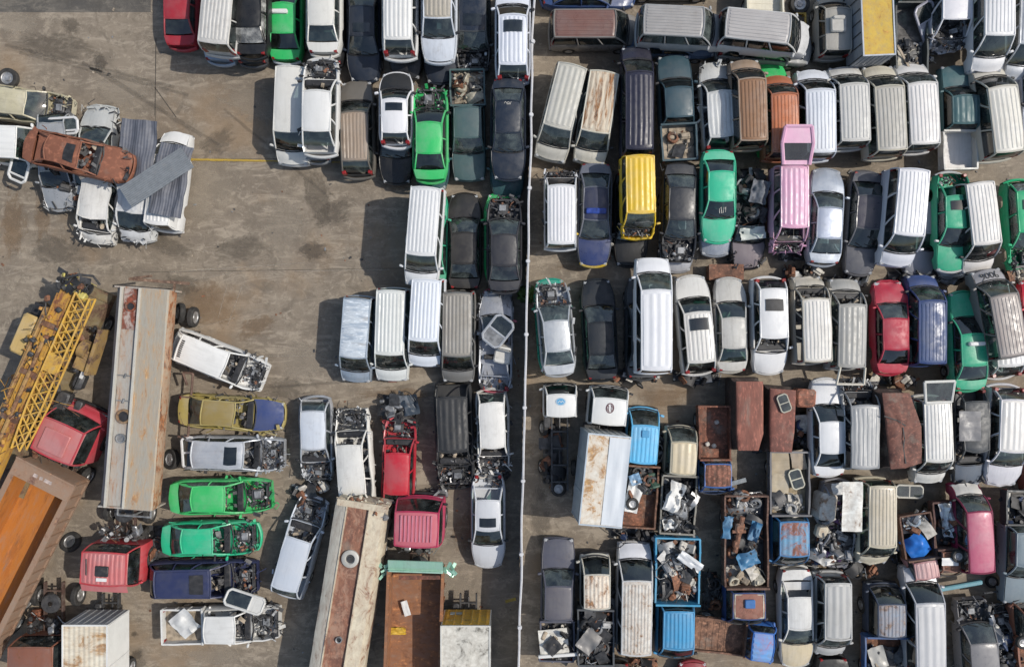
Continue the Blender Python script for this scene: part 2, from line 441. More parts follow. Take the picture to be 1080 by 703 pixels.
    # bonnet and boot lid
    def hood(u, v):
        f = .012 + (k['xc'] - .012) * u; w = wd(f) * .895
        return Vector((X(f) + .12 * (1 - v * v) * u + .13 * (1 - v * v) * (1 - u), v * w, zs(f) + .055 * (1 - v * v) + .012 - .03 * max(0, 1 - u * 9)))
    if bonnet:
        q = MB(); q.grid(hood, [0, .06, .14, .3, .5, .7, .88, .985], [-1, -.93, -.6, -.55, -.2, .2, .55, .6, .93, 1]); q.build('bonnet', bm_, rt, warp)
    def deckf(u, v):
        f = k['xd'] + (.99 - k['xd']) * u; w = wd(f) * .925
        return Vector((X(f) - .05 * (1 - v * v), v * w, zs(f) + .04 * (1 - v * v) + .006))
    if kind == 'sedan' and boot:
        q = MB(); q.grid(deckf, lin(.03, 1, 5), [-1, -.9, -.4, 0, .4, .9, 1]); q.build('boot_lid', pm, rt, warp)
    # engine bay
    if engine is None: engine = not bonnet
    if engine and k['xc'] * L > .5:
        q = MB(); w = wd(k['xc'] * .5) * .80
        x0, x1 = X(k['xc']) + .12, X(.03)
        q.rbox(((x0 + x1) / 2, .08, .64), ((x1 - x0) * .55, w * .8, .32), .05, None, 3); q.rbox(((x0 + x1) / 2 + .05, .1, .85), ((x1 - x0) * .3, w * .5, .06), .02, None, 2)
        q.box((x1 - .06, 0, .62), (.06, w * 1.5, .4), None, 0)
        q.box((x1 + .0, 0, zs(.03) - .02), (.07, w * 1.9, .05), None, 7)
        junk(q, x0, x1, -w, w, .5, k['cowl'] - .12, 60, seed + 5, 10, .75)
        q.build('engine', BAY, rt, warp)
    if not boot:
        q = MB(); w = wd(.94) * .8; junk(q, X(.98), X(k['xd']) + .15, -w, w, .5, .85, 22, seed + 6, 8, .8); o_ = q.build('boot_contents', JUNK, rt, warp); o_['kind'] = 'stuff'
    if (crush > .04 or not bonnet) and kind not in ('hcab', 'cab'):
        q = MB(); rr = random.Random(seed + 9)
        for _ in range(24 if crush < .05 else 38):
            f = rr.choice((rr.uniform(-.02, k['xc'] + .05), rr.uniform(-.02, .1), rr.uniform(0, 1))); s_ = rr.choice((1, -1)); w = wd(min(1, max(0, f)))
            pos = (X(f), s_ * (w * rr.uniform(.8, 1.08)) if f > .04 else rr.uniform(-w, w), rr.uniform(.5, k['cowl'] + .05)); ml = rr.uniform(.1, .42)
            if rr.random() < .5: q.box(pos, (ml, ml * rr.uniform(.2, .6), .012), (rr.uniform(-.9, .9), rr.uniform(-.5, .5), rr.uniform(0, 3)), rr.randrange(4))
            else: q.path([pos, (pos[0] + rr.uniform(-.2, .2), pos[1] + rr.uniform(-.15, .15), pos[2] + .1), (pos[0] + rr.uniform(-.4, .4), pos[1] + rr.uniform(-.2, .2), pos[2] - .1)], rr.uniform(.012, .028), 5, rr.randrange(4))
        o_ = q.build('torn_metal', [pm, DARKM, BLACK, pm], rt, warp); o_['kind'] = 'stuff'
    if not ws and kind not in ('hcab',):
        q = MB(); w = wd(.4) * .75; junk(q, X(k['xr0'] + .12), X(k['xc']) - .1, -w, w, .5, k['cowl'] + .05, 34, seed + 11, 6, .9); o_ = q.build('cabin_debris', [BLACK, DARKM, FABRIC, BLACK, GREYM, TAN], rt, warp); o_['kind'] = 'stuff'
    if not bonnet: lamps = lamps == 2
    if fittings:
        # bumpers
        bc = paint(bumpcol, rust, dirt, rough) if bumpcol else pm
        zb = .50 if kind not in ('cab', 'hcab') else .62
        def bump(front):
            def fn(u, v):
                a = u * math.pi * 2
                w = wd(0 if front else 1) * 1.02
                sx = 1 if front else -1
                bx = X(0 if front else 1) + sx * ((.17 if kind in ('sedan', 'hatch', 'wagon') else .09) * (1 - abs(v) ** 2.2) - .02)
                return Vector((bx + sx * .075 * math.cos(a) - sx * .03, v * w, zb + .15 * math.sin(a)))
            q = MB(); q.grid(fn, lin(0, 1, 9), lin(-1, 1, 9), flip=front); return q
        if (not nose or nose < .2) and (bonnet or r.random() < .35): bump(True).build('bumper', bc if kind not in ('cab', 'hcab') else BLACK, rt, warp)
        if kind not in ('cab', 'hcab', 'pcab'): bump(False).build('bumper', bc, rt, warp)
        for sg_ in (1, -1):
            if lamps and nose < .25:
                q = MB(); w = wd(.03)
                q.rbox((X(.014), sg_ * w * .74, k['nose'] - .085), (.17 if kind not in ('cab', 'hcab') else .08, w * .40, .15), .04, (0, .25 if kind not in ('cab', 'hcab') else 0, -sg_ * .35 if kind not in ('cab', 'hcab') else 0)); q.build('headlight', LAMP, rt, warp)
            if lamps and kind not in ('cab', 'hcab', 'pcab'):
                q = MB(); w = wd(.98)
                hh_ = .18 if kind == 'sedan' else .42
                q.rbox((X(.978), sg_ * w * .80, k['deck'] - .12 + (.1 if hh_ > .2 else 0)), (.17, w * .26, hh_), .03, (0, 0, sg_ * .2)); q.build('taillight', REDL, rt, warp)
            if mirrors:
                q = MB(); a = A0(sg_); q.rbox((a.x - .12, a.y + sg_ * .17, a.z + .10), (.11, .20, .14), .03, (0, 0, sg_ * .25)); q.tube((a.x - .1, a.y, a.z + .05), (a.x - .12, a.y + sg_ * .14, a.z + .08), .02, 5); q.build('mirror', bc if r.random() < .6 else BLACK, rt, warp)
    if wheels:
        for a in axles:
            for sg_ in (1, -1): wheel(rt, X(a), sg_ * (hs - .11), {'cab': 'truck', 'hcab': 'big'}.get(kind, 'car'))
    # cabin
    if kind in ('sedan', 'hatch', 'wagon', 'van', 'pcab', 'cab', 'hcab'):
        dz = {'van': .22, 'wagon': .06, 'cab': .30, 'hcab': .75, 'pcab': .12}.get(kind, -.08)
        xs = A1(0).x - (.12 if kind not in ('cab', 'hcab', 'van') else -.02)
        q = MB(); q.rbox((X(k['xc']) - .16, 0, k['cowl'] - .10), (.34, wd(k['xc']) * 1.6, .26), .06); q.build('dashboard', BLACK if not tan else TAN, rt, warp)
        for sg_ in (1, -1): put('seat', SEAT[tan], rt, (xs, sg_ * hs * .42, dz + zo))
        rows = {'sedan': [.85], 'hatch': [.85], 'wagon': [.85, 1.7], 'van': [.85, 1.75]}.get(kind, [])
        for d in rows:
            put('seat', BENCH[tan], rt, (xs - d, 0, dz + zo))
    return dict(hood=hood, ws=wsf, roof=roof_at, rw=rwf, side=sdf, warp=warp, X=X, W=W, L=L, H=H, k=k, hs=hs, wr=wr)

HEAD = {'U': 90, 'D': -90, 'R': 0, 'L': 180}
SEED = [100]
CATS = {'sedan': ('sedan', 'car', 'scrapped sedans parked in rows'), 'hatch': ('hatchback', 'car', 'scrapped hatchbacks in the yard'), 'wagon': ('station_wagon', 'car', 'scrapped wagons in the yard'), 'van': ('van', 'van', 'scrapped vans parked in rows')}
def V(kind, px, py, d, tilt, col, label, z=0.0, ref='c', name=None, roll=0, pitch=0, **kw):
    k = dict(KIND[kind]); k.update(kw.get('frac') or {}); L = kw.get('L') or k['L']; H = kw.get('H') or k['H']
    SEED[0] += 1
    rz = HEAD[d] + tilt
    if ref == 'r':
        lx = L / 2 - L * (k['xr0'] + k['xr1']) / 2
        loc = P(px, py, z + H) - Matrix.Rotation(R(rz), 3, 'Z') @ Vector((lx, 0, 0))
    else: loc = P(px, py, z + H * .5)
    loc.z = z
    nm, cat, grp = CATS[kind]
    rt = root(name or nm, loc, rz, label, cat, grp, roll, pitch)
    kw.setdefault('wheels', z < .05)
    if 'rough' not in kw: kw['rough'] = rng.choice((.26, .32, .38, .45))
    info = body(rt, kind, col, seed=SEED[0], **kw)
    info['root'] = rt; return info

def dent(rt):
    sd = Vector(rt.location) * 1.7
    return lambda p: p + noise.noise_vector(p * 1.2 + sd) * .045 + noise.noise_vector(p * 4 + sd) * .015
def bed(rt, x0, x1, W, zf, hside, mat, floor=None, head=True, tail=True, tailopen=False, lip=.05, headh=None, inner=None):
    floor = floor or mat; dn = dent(rt)
    q = MB(); q.box(((x0 + x1) / 2, 0, zf - .05), (x1 - x0, W, .10))
    for i in range(int((x1 - x0) / .3)):
        q.box((x0 + .15 + i * .3, 0, zf + .006), (.07, W - .12, .016))
    q.build('bed_floor', floor, rt)
    for s in (1, -1):
        q = MB(); n = 7
        for i in range(n):
            xm = x0 + (x1 - x0) * (i + .5) / n; q.box((xm, s * (W / 2 - lip / 2), zf + hside / 2), ((x1 - x0) / n, lip, hside)); q.box((xm, s * (W / 2 - lip / 2), zf + hside + .02), ((x1 - x0) / n, lip * 1.7, .045))
        n = max(2, int((x1 - x0) / .6))
        for i in range(n + 1):
            q.box((x0 + .05 + (x1 - x0 - .1) * i / n, s * (W / 2 + .02), zf + hside / 2), (.07, .04, hside))
        q.build('side_board', mat, rt, dn)
    hh = headh or hside + .25
    if head:
        q = MB(); q.box((x1 - lip / 2 + .03, 0, zf + hh / 2), (lip, W - .02, hh)); q.box((x1 - lip / 2 + .03, 0, zf + hh + .02), (lip * 1.8, W, .05)); q.build('headboard', mat, rt, dn)
    if tail:
        q = MB()
        if tailopen: q.box((x0 - .20, 0, zf - .03), (.40, W - .1, .05))
        else: q.box((x0 + lip / 2 - .03, 0, zf + hside / 2), (lip, W - .02, hside)); q.box((x0 + lip / 2 - .03, 0, zf + hside + .02), (lip * 1.7, W, .045))
        q.build('tailboard', mat, rt, dn)
def chassis(rt, x0, x1, z=.6, gap=.8, mat=None, axles=(), wk='truck', track=1.5):
    q = MB()
    for s in (1, -1): q.box(((x0 + x1) / 2, s * gap / 2, z), (x1 - x0, .08, .2))
    n = max(2, int((x1 - x0) / .8))
    for i in range(n): q.box((x0 + (x1 - x0) * (i + .5) / n, 0, z), (.08, gap - .08, .14))
    q.rbox((x1 - .8 if x1 - x0 > 2 else x1 - .4, gap * .8, z - .05), (.6, .35, .36), .06)
    q.tube((x0 + .3, 0, z - .1), (x1 - .2, 0, z - .1), .05)
    q.build('chassis', mat or DARKM, rt)
    for a in axles:
        for s in (1, -1): wheel(rt, a, s * track / 2, wk)

def pickup(px, py, d, tilt, col, label, L=5.0, W=1.74, z=0.0, cabfrac=.60, bedcol=None, floor=None, load=None, bedh=.38, wheels=None, **kw):
    SEED[0] += 1; rz = HEAD[d] + tilt; loc = P(px, py, z + .8); loc.z = z
    rt = root('pickup_truck', loc, rz, label, 'pickup', 'scrapped pickups in the yard')
    Lc = L * cabfrac; w = z < .05 if wheels is None else wheels
    info = body(rt, 'pcab', col, xo=(L - Lc) / 2, L=Lc, W=W, seed=SEED[0], wheels=w, **kw)
    x0, x1 = -L / 2, L / 2 - Lc - .04
    chassis(rt, x0 + .1, x1 + .4, .5, .7, None, [x0 + (x1 - x0) * .48] if w else (), 'car', W - .24)
    m = paint(bedcol or col, kw.get('rust', .1), kw.get('dirt', .4))
    bed(rt, x0, x1, W, .68, bedh, m, floor or plain('bed_steel', (.09, .085, .08), .8), headh=bedh + .08)
    for s in (1, -1):
        q = MB(); q.rbox((x0 - .0, s * (W / 2 - .12), .8), (.1, .14, .26), .02); q.build('taillight', REDL, rt)
    info['root'] = rt; info['bed'] = (x0, x1, W, .68); return info
def light_truck(px, py, d, tilt, col, label, L=5.0, W=1.8, z=0.0, Lc=1.75, cabH=2.02, cab='cab', bedmat=None, floor=None, bedh=.42, headh=None, bedding=True, tailopen=False, name='light_truck', cat='truck', zf=.92, wheels=None, bedW=None, wk='truck', bw_gap=.06, cabW=None, cabz=0, **kw):
    SEED[0] += 1; rz = HEAD[d] + tilt; loc = P(px, py, z + 1.2); loc.z = z
    rt = root(name, loc, rz, label, cat, 'scrapped trucks in the yard')
    w = z < .05 if wheels is None else wheels
    info = body(rt, cab, col, xo=(L - Lc) / 2, L=Lc, W=cabW or W, H=cabH, seed=SEED[0], wheels=w, zo=cabz, **kw)
    x0, x1 = -L / 2, L / 2 - Lc - bw_gap
    chassis(rt, x0 + .05, x1 + .5, .62, .8, None, [x0 + (x1 - x0) * .30] if w else (), wk, W - .3)
    if bedding: bed(rt, x0, x1, bedW or W, zf, bedh, bedmat or paint(col, .3, .5), floor or RUSTM, headh=headh, tailopen=tailopen)
    info['root'] = rt; info['bed'] = (x0, x1, W, zf); return info
def heap(px, py, z, w, l, rz, n, label, mats=None, h=.5, size=1.0, dome=.8, name='scrap_heap', stuff=True, rich=True):
    """a heap of small scrap nobody could count; w across, l along the picture's vertical"""
    SEED[0] += 1
    q = MB(); mats = mats or JUNK; r = random.Random(SEED[0] + 1); nm = len(mats)
    junk(q, -w / 2, w / 2, -l / 2, l / 2, 0, h, int(n * .8), SEED[0], nm, size, dome)
    if rich:
        for _ in range(max(2, n // 9)):
            x, y = r.uniform(-.36, .36) * w, r.uniform(-.40, .40) * l; z0 = h * r.uniform(.55, .95); e = (r.uniform(-.5, .5), r.uniform(-.5, .5), r.uniform(0, 6.2)); mi = r.randrange(nm); kd = r.random()
            M = Matrix.Translation((x, y, z0)) @ Euler(e).to_matrix().to_4x4(); s_ = MB()
            if kd < .22: s_.lathe([(.17, .08), (.20, .10), (.28, .09), (.30, .05), (.30, -.05), (.28, -.09), (.20, -.10), (.17, -.08), (.17, .08)], 16, 'z')
            elif kd < .42: s_.rbox((0, 0, 0), (.50, .46, .15), .05); s_.rbox((-.26, 0, .22), (.13, .44, .48), .05, (0, -.5, 0))
            elif kd < .68: s_.grid(lambda u, v: Vector(((u - .5) * .9, (v - .5) * .55, .16 * math.cos((u - .5) * 3) + .05 * noise.noise(Vector((u * 3, v * 3, z0 * 9))))), lin(0, 1, 7), lin(0, 1, 5), 0, True)
            elif kd < .84:
                s_.rbox((0, 0, 0), (.5, .34, .30), .04); s_.rbox((0, 0, .2), (.42, .2, .12), .03); s_.tube((.25, .1, 0), (.42, .1, .05), .08, 8); s_.tube((-.1, .2, .1), (-.1, .34, .05), .10, 8)
            else: s_.path([(.5 * math.cos(a_) , .35 * math.sin(a_), .1 * math.sin(a_ * 2)) for a_ in lin(0, r.uniform(3, 5.5), 9)], .022, 5)
            q.add([M @ Vector(pt) for pt in s_.v], s_.f, mi)
    q.grid(lambda u, v: Vector(((u - .5) * w * .98, (v - .5) * l * .98, .02 + h * .45 * max(0, 1 - 1.3 * ((2 * u - 1) ** 2 + (2 * v - 1) ** 2) / 2) + .06 * noise.noise(Vector((u * 5, v * 7, SEED[0]))))), lin(0, 1, 9), lin(0, 1, 11), 0, True)
    o = q.build(name, mats)
    o.location = P(px, py, z + h / 2) + Vector((0, 0, z)); o.rotation_euler = (0, 0, R(rz))
    return tag(o, label, 'scrap', None, 'stuff' if stuff else None)
def sheet(px, py, z, w, l, rz, mat, label, name='sheet_metal', cat='metal sheet', bend=.05, corr=0, rx=0, ry=0, group=None, thick=.012, corner=None):
    """a loose panel: w across, l along; corr = number of corrugations across"""
    SEED[0] += 1; sd = SEED[0]
    q = MB(); nu = 4 * corr + 1 if corr else 9
    def fn(u, v, dz=0):
        x, y = (u - .5) * w, (v - .5) * l
        zz = bend * (noise.noise(Vector((u * 2.2, v * 2.2, sd))) + .5 * noise.noise(Vector((u * 5, v * 5, sd))))
        if corr: zz += .011 * math.sin(u * corr * 2 * math.pi)
        return Vector((x, y, zz + dz))
    us, vs = lin(0, 1, nu), lin(0, 1, 11)
    q.grid(lambda u, v: fn(u, v, thick), us, vs, 0, True); q.grid(lambda u, v: fn(u, v), us, vs, 0)
    for fixed in (0, 1):
        q.grid(lambda u, v: fn(u, fixed, thick * v), us, (0, 1), 0, fixed == 1); q.grid(lambda u, v: fn(fixed, v, thick * u), (0, 1), vs, 0, fixed == 1)
    o = q.build(name, mat, sharp=50)
    o.location = P(px, py, z) + Vector((0, 0, z)); o.rotation_euler = (R(rx), R(ry), R(rz))
    return tag(o, label, cat, group)
def frame_panel(px, py, z, w, l, rz, col, label, name='door_frame', cat='car door', panes=2, split=.5, rx=0, ry=0, solid=0, gm=None, tk=.07, of=None):
    """a door or tailgate: rounded frame with glass and a solid skin; of = the vehicle it still hangs on"""
    q = MB(); m = paint(col, .06, .4)
    a, b = w / 2, l / 2; c = .18 * min(w, l)
    ring = [(-a + c, -b), (a - c, -b), (a, -b + c), (a, b - c), (a - c, b), (-a + c, b), (-a, b - c), (-a, -b + c), (-a + c, -b)]
    q.path([(x, y, 0) for x, y in ring], tk, 6)
    ys = -b + l * split
    q.tube((-a, ys, 0), (a, ys, 0), tk * .8, 6)
    if of and solid: q.rbox((0, (ys - b) / 2, .0), (w - tk, ys + b - tk * .8, .05), .02)
    rt = q.build(name, m)
    loc = P(px, py, z) + Vector((0, 0, z)); e = Euler((R(rx), R(ry), R(rz)))
    if of is None:
        rt.location = loc; rt.rotation_euler = e; tag(rt, label, cat)
    else:
        rt.parent = of
        M = (Matrix.Translation(of.location) @ of.rotation_euler.to_matrix().to_4x4()).inverted() @ (Matrix.Translation(loc) @ e.to_matrix().to_4x4())
        rt.matrix_local = M
    q = MB(); q.box((0, (ys + b) / 2, 0), (w - tk * 1.6, b - ys - tk * 1.2, .02)); q.build('pane', gm or G_CLEAR, rt)
    if solid and not of:
        q = MB(); q.rbox((0, (ys - b) / 2, .0), (w - tk, ys + b - tk * .8, .05), .02); q.build('panel', m if solid == 1 else GREYM, rt)
    elif panes > 1 and not solid:
        q = MB(); q.box((0, (ys - b) / 2, 0), (w - tk * 1.6, ys + b - tk * 1.2, .02)); q.build('pane', gm or G_CLEAR, rt)
    return rt
def stroke(info, surf, pts_list, width, mat, name, rt, lift=.014):
    """a painted mark: polylines given in the surface's own (u, v)"""
    q = MB()
    for pts in pts_list:
        P3 = [info['warp'](info[surf](u, v)) + Vector((0, 0, lift)) for u, v in pts]
        for a, b in zip(P3, P3[1:]):
            d = (b - a).normalized(); nn = Vector((-d.y, d.x, 0)).normalized() * width / 2; e = d * width * .3
            q.add([a - nn - e, a + nn - e, b + nn + e, b - nn + e], [(3, 2, 1, 0)])
    return q.build(name, mat, rt)
# ================================================================ colours
WHITE = (.65, .65, .635); OFFW = (.61, .60, .56); CREAM = (.56, .52, .43); BEIGE = (.50, .45, .35)
SILV = (.42, .44, .47); LSIL = (.52, .56, .62); GREY = (.20, .205, .21); DGREY = (.055, .058, .063); BLK = (.012, .0125, .014); NAVY = (.013, .020, .035)
BLUESILV = (.30, .36, .44); TANS = (.33, .30, .25); BROWNGREY = (.20, .165, .135)
TAXI = (.03, .42, .115); TEALG = (.03, .34, .19); DTEAL = (.03, .085, .095); RED = (.32, .018, .03); PINKR = (.46, .06, .11); PINK = (.60, .33, .46)
YEL = (.76, .47, .012); BLUE = (.03, .28, .58); LBLUE = (.10, .40, .66); RBROWN = (.20, .075, .055)

# ================================================================ left block, top row
V('sedan', 192, 2, 'U', 0, RED, 'glossy red sedan at the left end of the top row, rear window showing', dirt=.15, sunroof=0)
V('sedan', 236, 18, 'U', -4, BLUESILV, 'blue-grey sedan under the ribbed silver van in the top row', dirt=.4)
V('van', 227, 9, 'U', -6, (.46, .45, .43), 'ribbed silver-grey van with a smashed tail, stacked beside the red sedan', z=1.2, ref='r', dirt=.5, rust=.1, crush=.03)
V('sedan', 267, 20, 'U', 0, DGREY, 'dark grey sedan under the black sedan with a bright rear window')
V('sedan', 266, 10, 'U', 0, BLK, 'black sedan with a bright reflecting rear window, on top of a dark car', z=1.2, gl=G_GLARE)
i = V('sedan', 302, 17, 'U', 0, TAXI, 'bright green taxi with a roof sign in the top row, tail towards the open yard', dirt=.1, rust=0, bumpcol=LSIL, name='taxi', gl=G_DARK)
q = MB(); q.rbox((-.10, .1, 1.50), (.22, .80, .16), .05); q.build('taxi_sign', WHITEM, i['root'])
V('sedan', 346, 21, 'U', 0, BLK, 'black sedan under the white sedan of the top row')
V('sedan', 342, 8, 'U', 0, OFFW, 'off-white boxy sedan stacked on a black car in the top row, tail lights showing', z=1.2, dirt=.2)
V('sedan', 384, 36, 'D', 0, NAVY, 'dark navy sedan with sunroof in the top row, bonnet towards the yard', dirt=.15, sunroof=1, rust=0)
V('sedan', 428, 34, 'D', 0, BLK, 'black sedan under the white ribbed wagon, only its nose showing')
V('wagon', 422, 10, 'U', 0, WHITE, 'white wagon with ribbed roof and red tail lights stacked on a black sedan', z=1.25, ribs=6, dirt=.15, gl=G_DARK)
V('sedan', 465, 38, 'D', 0, NAVY, 'navy sedan under the silver-tan minivan in the top row')
V('wagon', 463, 13, 'D', 0, LSIL, 'silver minivan with dusty tan ribbed roof stacked on a navy sedan', z=1.25, roofcol=TANS, ribs=6, dirt=.5)
V('wagon', 499, 27, 'D', 0, (.05, .055, .06), 'dark grey wagon with its bonnet gone and engine bare, in the top row', bonnet=False, sunroof=1, gl=G_DUST, roofcol=NAVY)
V('sedan', 541, 42, 'D', 0, DGREY, 'dark sedan under the white wagon with black sunroof by the fence')
V('wagon', 541, 36, 'U', 0, (.62, .65, .72), 'white-silver ribbed wagon with black sunroof in the top row by the white fence', z=1.2, ribs=6, sunroof=1, dirt=.1, gl=G_DARK)
# second row
V('van', 304, 104, 'D', -2, OFFW, 'plain off-white van half in shade, at the left end of the second row', ref='r', ribs=0, dirt=.25, gl=G_DARK)
V('sedan', 334, 122, 'U', 0, GREY, 'grey sedan under the white wagon with the dark open front')
V('wagon', 338, 112, 'U', -1, WHITE, 'white wagon with a black open bonnet end, stacked on a grey sedan', z=1.3, bonnet=False, ws=False, dirt=.1, frac=dict(xr0=.40, xr1=.80, xd=.93))
V('wagon', 377, 136, 'U', 1, (.13, .12, .105), 'brown-grey wagon with ribbed dusty roof and broken tail, second row', roofcol=(.27, .21, .16), ribs=7, dirt=.6, rust=.2, L=4.7, boot=True, crush=.03)
V('sedan', 418, 144, 'D', 0, BLK, 'black sedan under the small white hatchback in the second row')
V('hatch', 418, 116, 'U', 0, (.72, .72, .74), 'small white hatchback with sunroof stacked on a black sedan', z=1.3, L=3.45, bonnetcol=BLK, sunroof=1, dirt=.1, gl=G_DARK)
V('sedan', 456, 150, 'D', 0, DTEAL, 'dark teal sedan under the green taxi of the second row')
V('sedan', 454, 141, 'U', 0, TAXI, 'bright green taxi with a stripped engine bay, second row of the left block', z=1.2, bonnet=False, dirt=.1, rust=0, name='taxi', gl=G_DARK)
i = pickup(494, 132, 'D', 1, (.055, .10, .105), 'faded dark teal pickup with rubbish in its bed, second row by the navy sedan', L=5.4, rust=.1, dirt=.5, gl=G_DUST, cabfrac=.66)
heap(90, 185, .3, 4.4, 3.2, 0, 150, 'heap of dark torn metal between the squashed cars at the left edge', [BLACK, DARKM, RUSTM, GREYM, BLACK, DARKM], .9, 1.3, 1.0)
heap(150, 236, .1, 2.6, .7, 0, 40, 'torn dark scraps at the foot of the squashed vans', [BLACK, DARKM, GREYM, RUSTM], .4, .8)
heap(494, 92, .7, 1.45, 1.6, 0, 70, 'heap of pale rubbish in the bed of the faded teal pickup', [TAN, CREAMM, RUSTM, PALER, DARKM], .35, .8)
V('sedan', 535, 160, 'D', 0, (.02, .07, .08), 'teal sedan under the navy sedan at the fence end of the second row', wheels=True)
i = V('sedan', 536, 136, 'D', 0, NAVY, 'dark navy sedan with a chalk mark on its roof, stacked on a teal sedan', z=1.2, L=4.75, gl=G_DUST)
stroke(i, 'roof', [[(.90, -.30), (.96, -.22), (.91, -.10), (.95, .0), (.92, .14), (.95, .26)], [(.88, -.1), (.885, .2)]], .022, PALER, 'chalk_mark', i['root'])
# third row
V('sedan', 455, 252, 'U', -1, TEALG, 'green sedan under the silver ribbed van of the third row', dirt=.2)
V('van', 446, 233, 'D', -4.4, (.60, .61, .62), 'silver ribbed van on a green car, left end of the third row', z=1.25, ref='r', dirt=.12, gl=G_GREEN)
V('sedan', 490, 255, 'U', 0, (.028, .026, .025), 'brown-black sedan in the third row, rear window towards the camera bottom', L=4.7, gl=G_DUST, dirt=.4)
V('sedan', 530, 252, 'U', 0, TAXI, 'green sedan under the black sedan with the bare engine in the third row', L=4.4, W=1.9)
V('sedan', 532, 257, 'U', 0, (.03, .03, .036), 'black sedan with bare engine and reddish rear window, stacked by the fence', z=1.1, bonnet=False, gl=glass((.4, .16, .14), .35), wgl=G_DUST, L=4.6)
# fourth row
V('van', 374, 346, 'D', -4, (.30, .36, .43), 'peeling blue-silver van at the left end of the fourth row', ref='r', W=1.62, L=4.2, rust=0, dirt=.5, ribs=0, roofmat=rusty((.48, .52, .56), (.20, .27, .36), .75, (3, .5, 1), (.4, .45, .5)))
i = V('van', 411, 340, 'D', -1.5, (.60, .62, .60), 'white ribbed van with green-tinted windscreen and a red number plate, fourth row', ref='r', gl=G_GREEN, dirt=.1, L=4.55)
q = MB(); q.box((i['X'](0) + .13, 0, .5), (.02, .42, .13)); q.build('number_plate', REDL, i['root'])
V('van', 448, 327, 'D', -3, (.66, .70, .76), 'bluish-white ribbed van parked further back than its neighbours in the fourth row', ref='r', z=.4, dirt=.06, rust=0, wheels=True, L=4.3)
V('van', 482, 342, 'D', -.5, (.15, .15, .145), 'dusty dark grey van in the fourth row beside the white one', ref='r', dirt=.7, rust=.08, roofcol=(.24, .225, .2), gl=G_DARK, L=4.5)
V('sedan', 523, 359, 'U', -1, (.34, .36, .40), 'gutted grey car without a roof at the fence end of the fourth row', L=5.0, roof=False, rw=False, boot=False, crush=.05, wgl=G_DUST, bumpcol=PINKR, dirt=.5, sg=False)
frame_panel(525, 349, 1.55, 1.05, 1.5, -38, SILV, 'white van tailgate with its window lying askew on the gutted grey car', 'tailgate', 'car door', split=.46, solid=2, rx=4)
q = MB(); q.rbox((0, 0, .2), (.85, .8, .2), .08); q.rbox((.0, .40, .42), (.8, .22, .55), .08, (.3, 0, 0)); o = q.build('seat_shell', paint(OFFW, .02, .5)); o.location = P(530, 375, 1.2) + Vector((0, 0, .75)); o.rotation_euler = (0, 0, R(-12)); tag(o, 'white plastic seat shell lying in the gutted grey car', 'seat')  # plastic seat shell lying loose in the wreck
# fifth row
V('hatch', 334, 464, 'D', 1, SILV, 'silver hatchback with bare engine end and open windscreen, left of the white wagon', L=4.2, bonnet=False, ws=False, roofcol=LSIL, dirt=.3, crush=.045)
V('wagon', 376, 480, 'U', 4, (.70, .69, .65), 'white wagon leaning over with a bare engine and doors torn, beside the red wagon', bonnet=False, ws=False, sg=False, crush=.05, roll=-7, z=.25, L=4.7, dirt=.4, rust=.1)
V('hatch', 421, 484, 'U', -2, (.42, .02, .035), 'red hatchback with bare black engine above its roof, behind the pink truck cab', L=4.4, bonnet=False, ws=False, dirt=.2, crush=.03, nose=.1)
heap(420, 430, .1, 1.7, 1.3, 0, 90, 'crushed black wreckage above the red hatchback', [BLACK, DARKM, BLACK, GREYM, RUSTM], .9, 1.1, .5)
sheet(433, 427, .95, .8, 1.0, 10, paint((.03, .045, .065), .05, .4), 'dark blue bent panel on the black wreckage above the red hatchback', bend=.25)
V('wagon', 479, 459, 'D', 2, (.025, .026, .028), 'burnt black wagon with a wrecked engine bay, tall one in the fifth row', L=5.2, W=1.95, bonnet=False, ws=False, rw=False, sg=False, crush=.06, ribs=5, rust=.12, dirt=.5, H=1.8)
V('wagon', 520, 457, 'D', 2, (.70, .69, .66), 'narrow white wagon with wrecked engine end by the fence, fifth row', L=4.2, W=1.68, bonnet=False, ws=False, crush=.05, nose=.18)
V('sedan', 515, 548, 'D', 0, (.50, .52, .55), 'intact silver sedan with sunroof and open boot, alone by the fence', boot=False, rw=False, sunroof=1, dirt=.06, rust=0, rough=.3, gl=G_GREEN, L=4.6)
# the wrecks beside the trailers
V('wagon', 317, 578, 'U', -16, (.46, .50, .56), 'pale blue wagon slanting beside the rusty trailer, engine bare and windscreen gone', L=5.0, bonnet=False, ws=False, sg=False, crush=.04, dirt=.1, roll=-3)
i = V('wagon', 231, 380, 'R', -22, (.72, .72, .70), 'white wagon wreck with black roof grille, slanting at the head of the wrecks', L=4.9, bonnet=False, ws=False, rw=False, sg=False, crush=.05, dirt=.3, H=1.6, wheels=False, z=.15)
q = MB()
for n in range(9):
    v = -.62 + 1.24 * n / 8; a = i['warp'](i['roof'](.88, v)); b = i['warp'](i['roof'](.97, v)); q.box(((a + b) / 2) + Vector((0, 0, .01)), (.16, .06, .03))
q.build('roof_grille', BLACK, i['root'])
V('sedan', 244, 435, 'R', -4, (.30, .24, .07), 'dull yellow car with a dark blue bonnet and no windscreen, below the white wreck', L=5.1, ws=False, sg=False, bonnetcol=(.02, .04, .14), crush=.05, dirt=.5, rust=.12, wheels=False, z=.15, roofcol=(.24, .18, .06))
i = V('wagon', 248, 478, 'R', -1, SILV, 'silver estate car with sunroof, bare engine and its tailgate torn open', L=5.0, bonnet=False, ws=False, rw=False, crush=.055, sunroof=1, dirt=.35, wheels=False, z=.15, H=1.5)
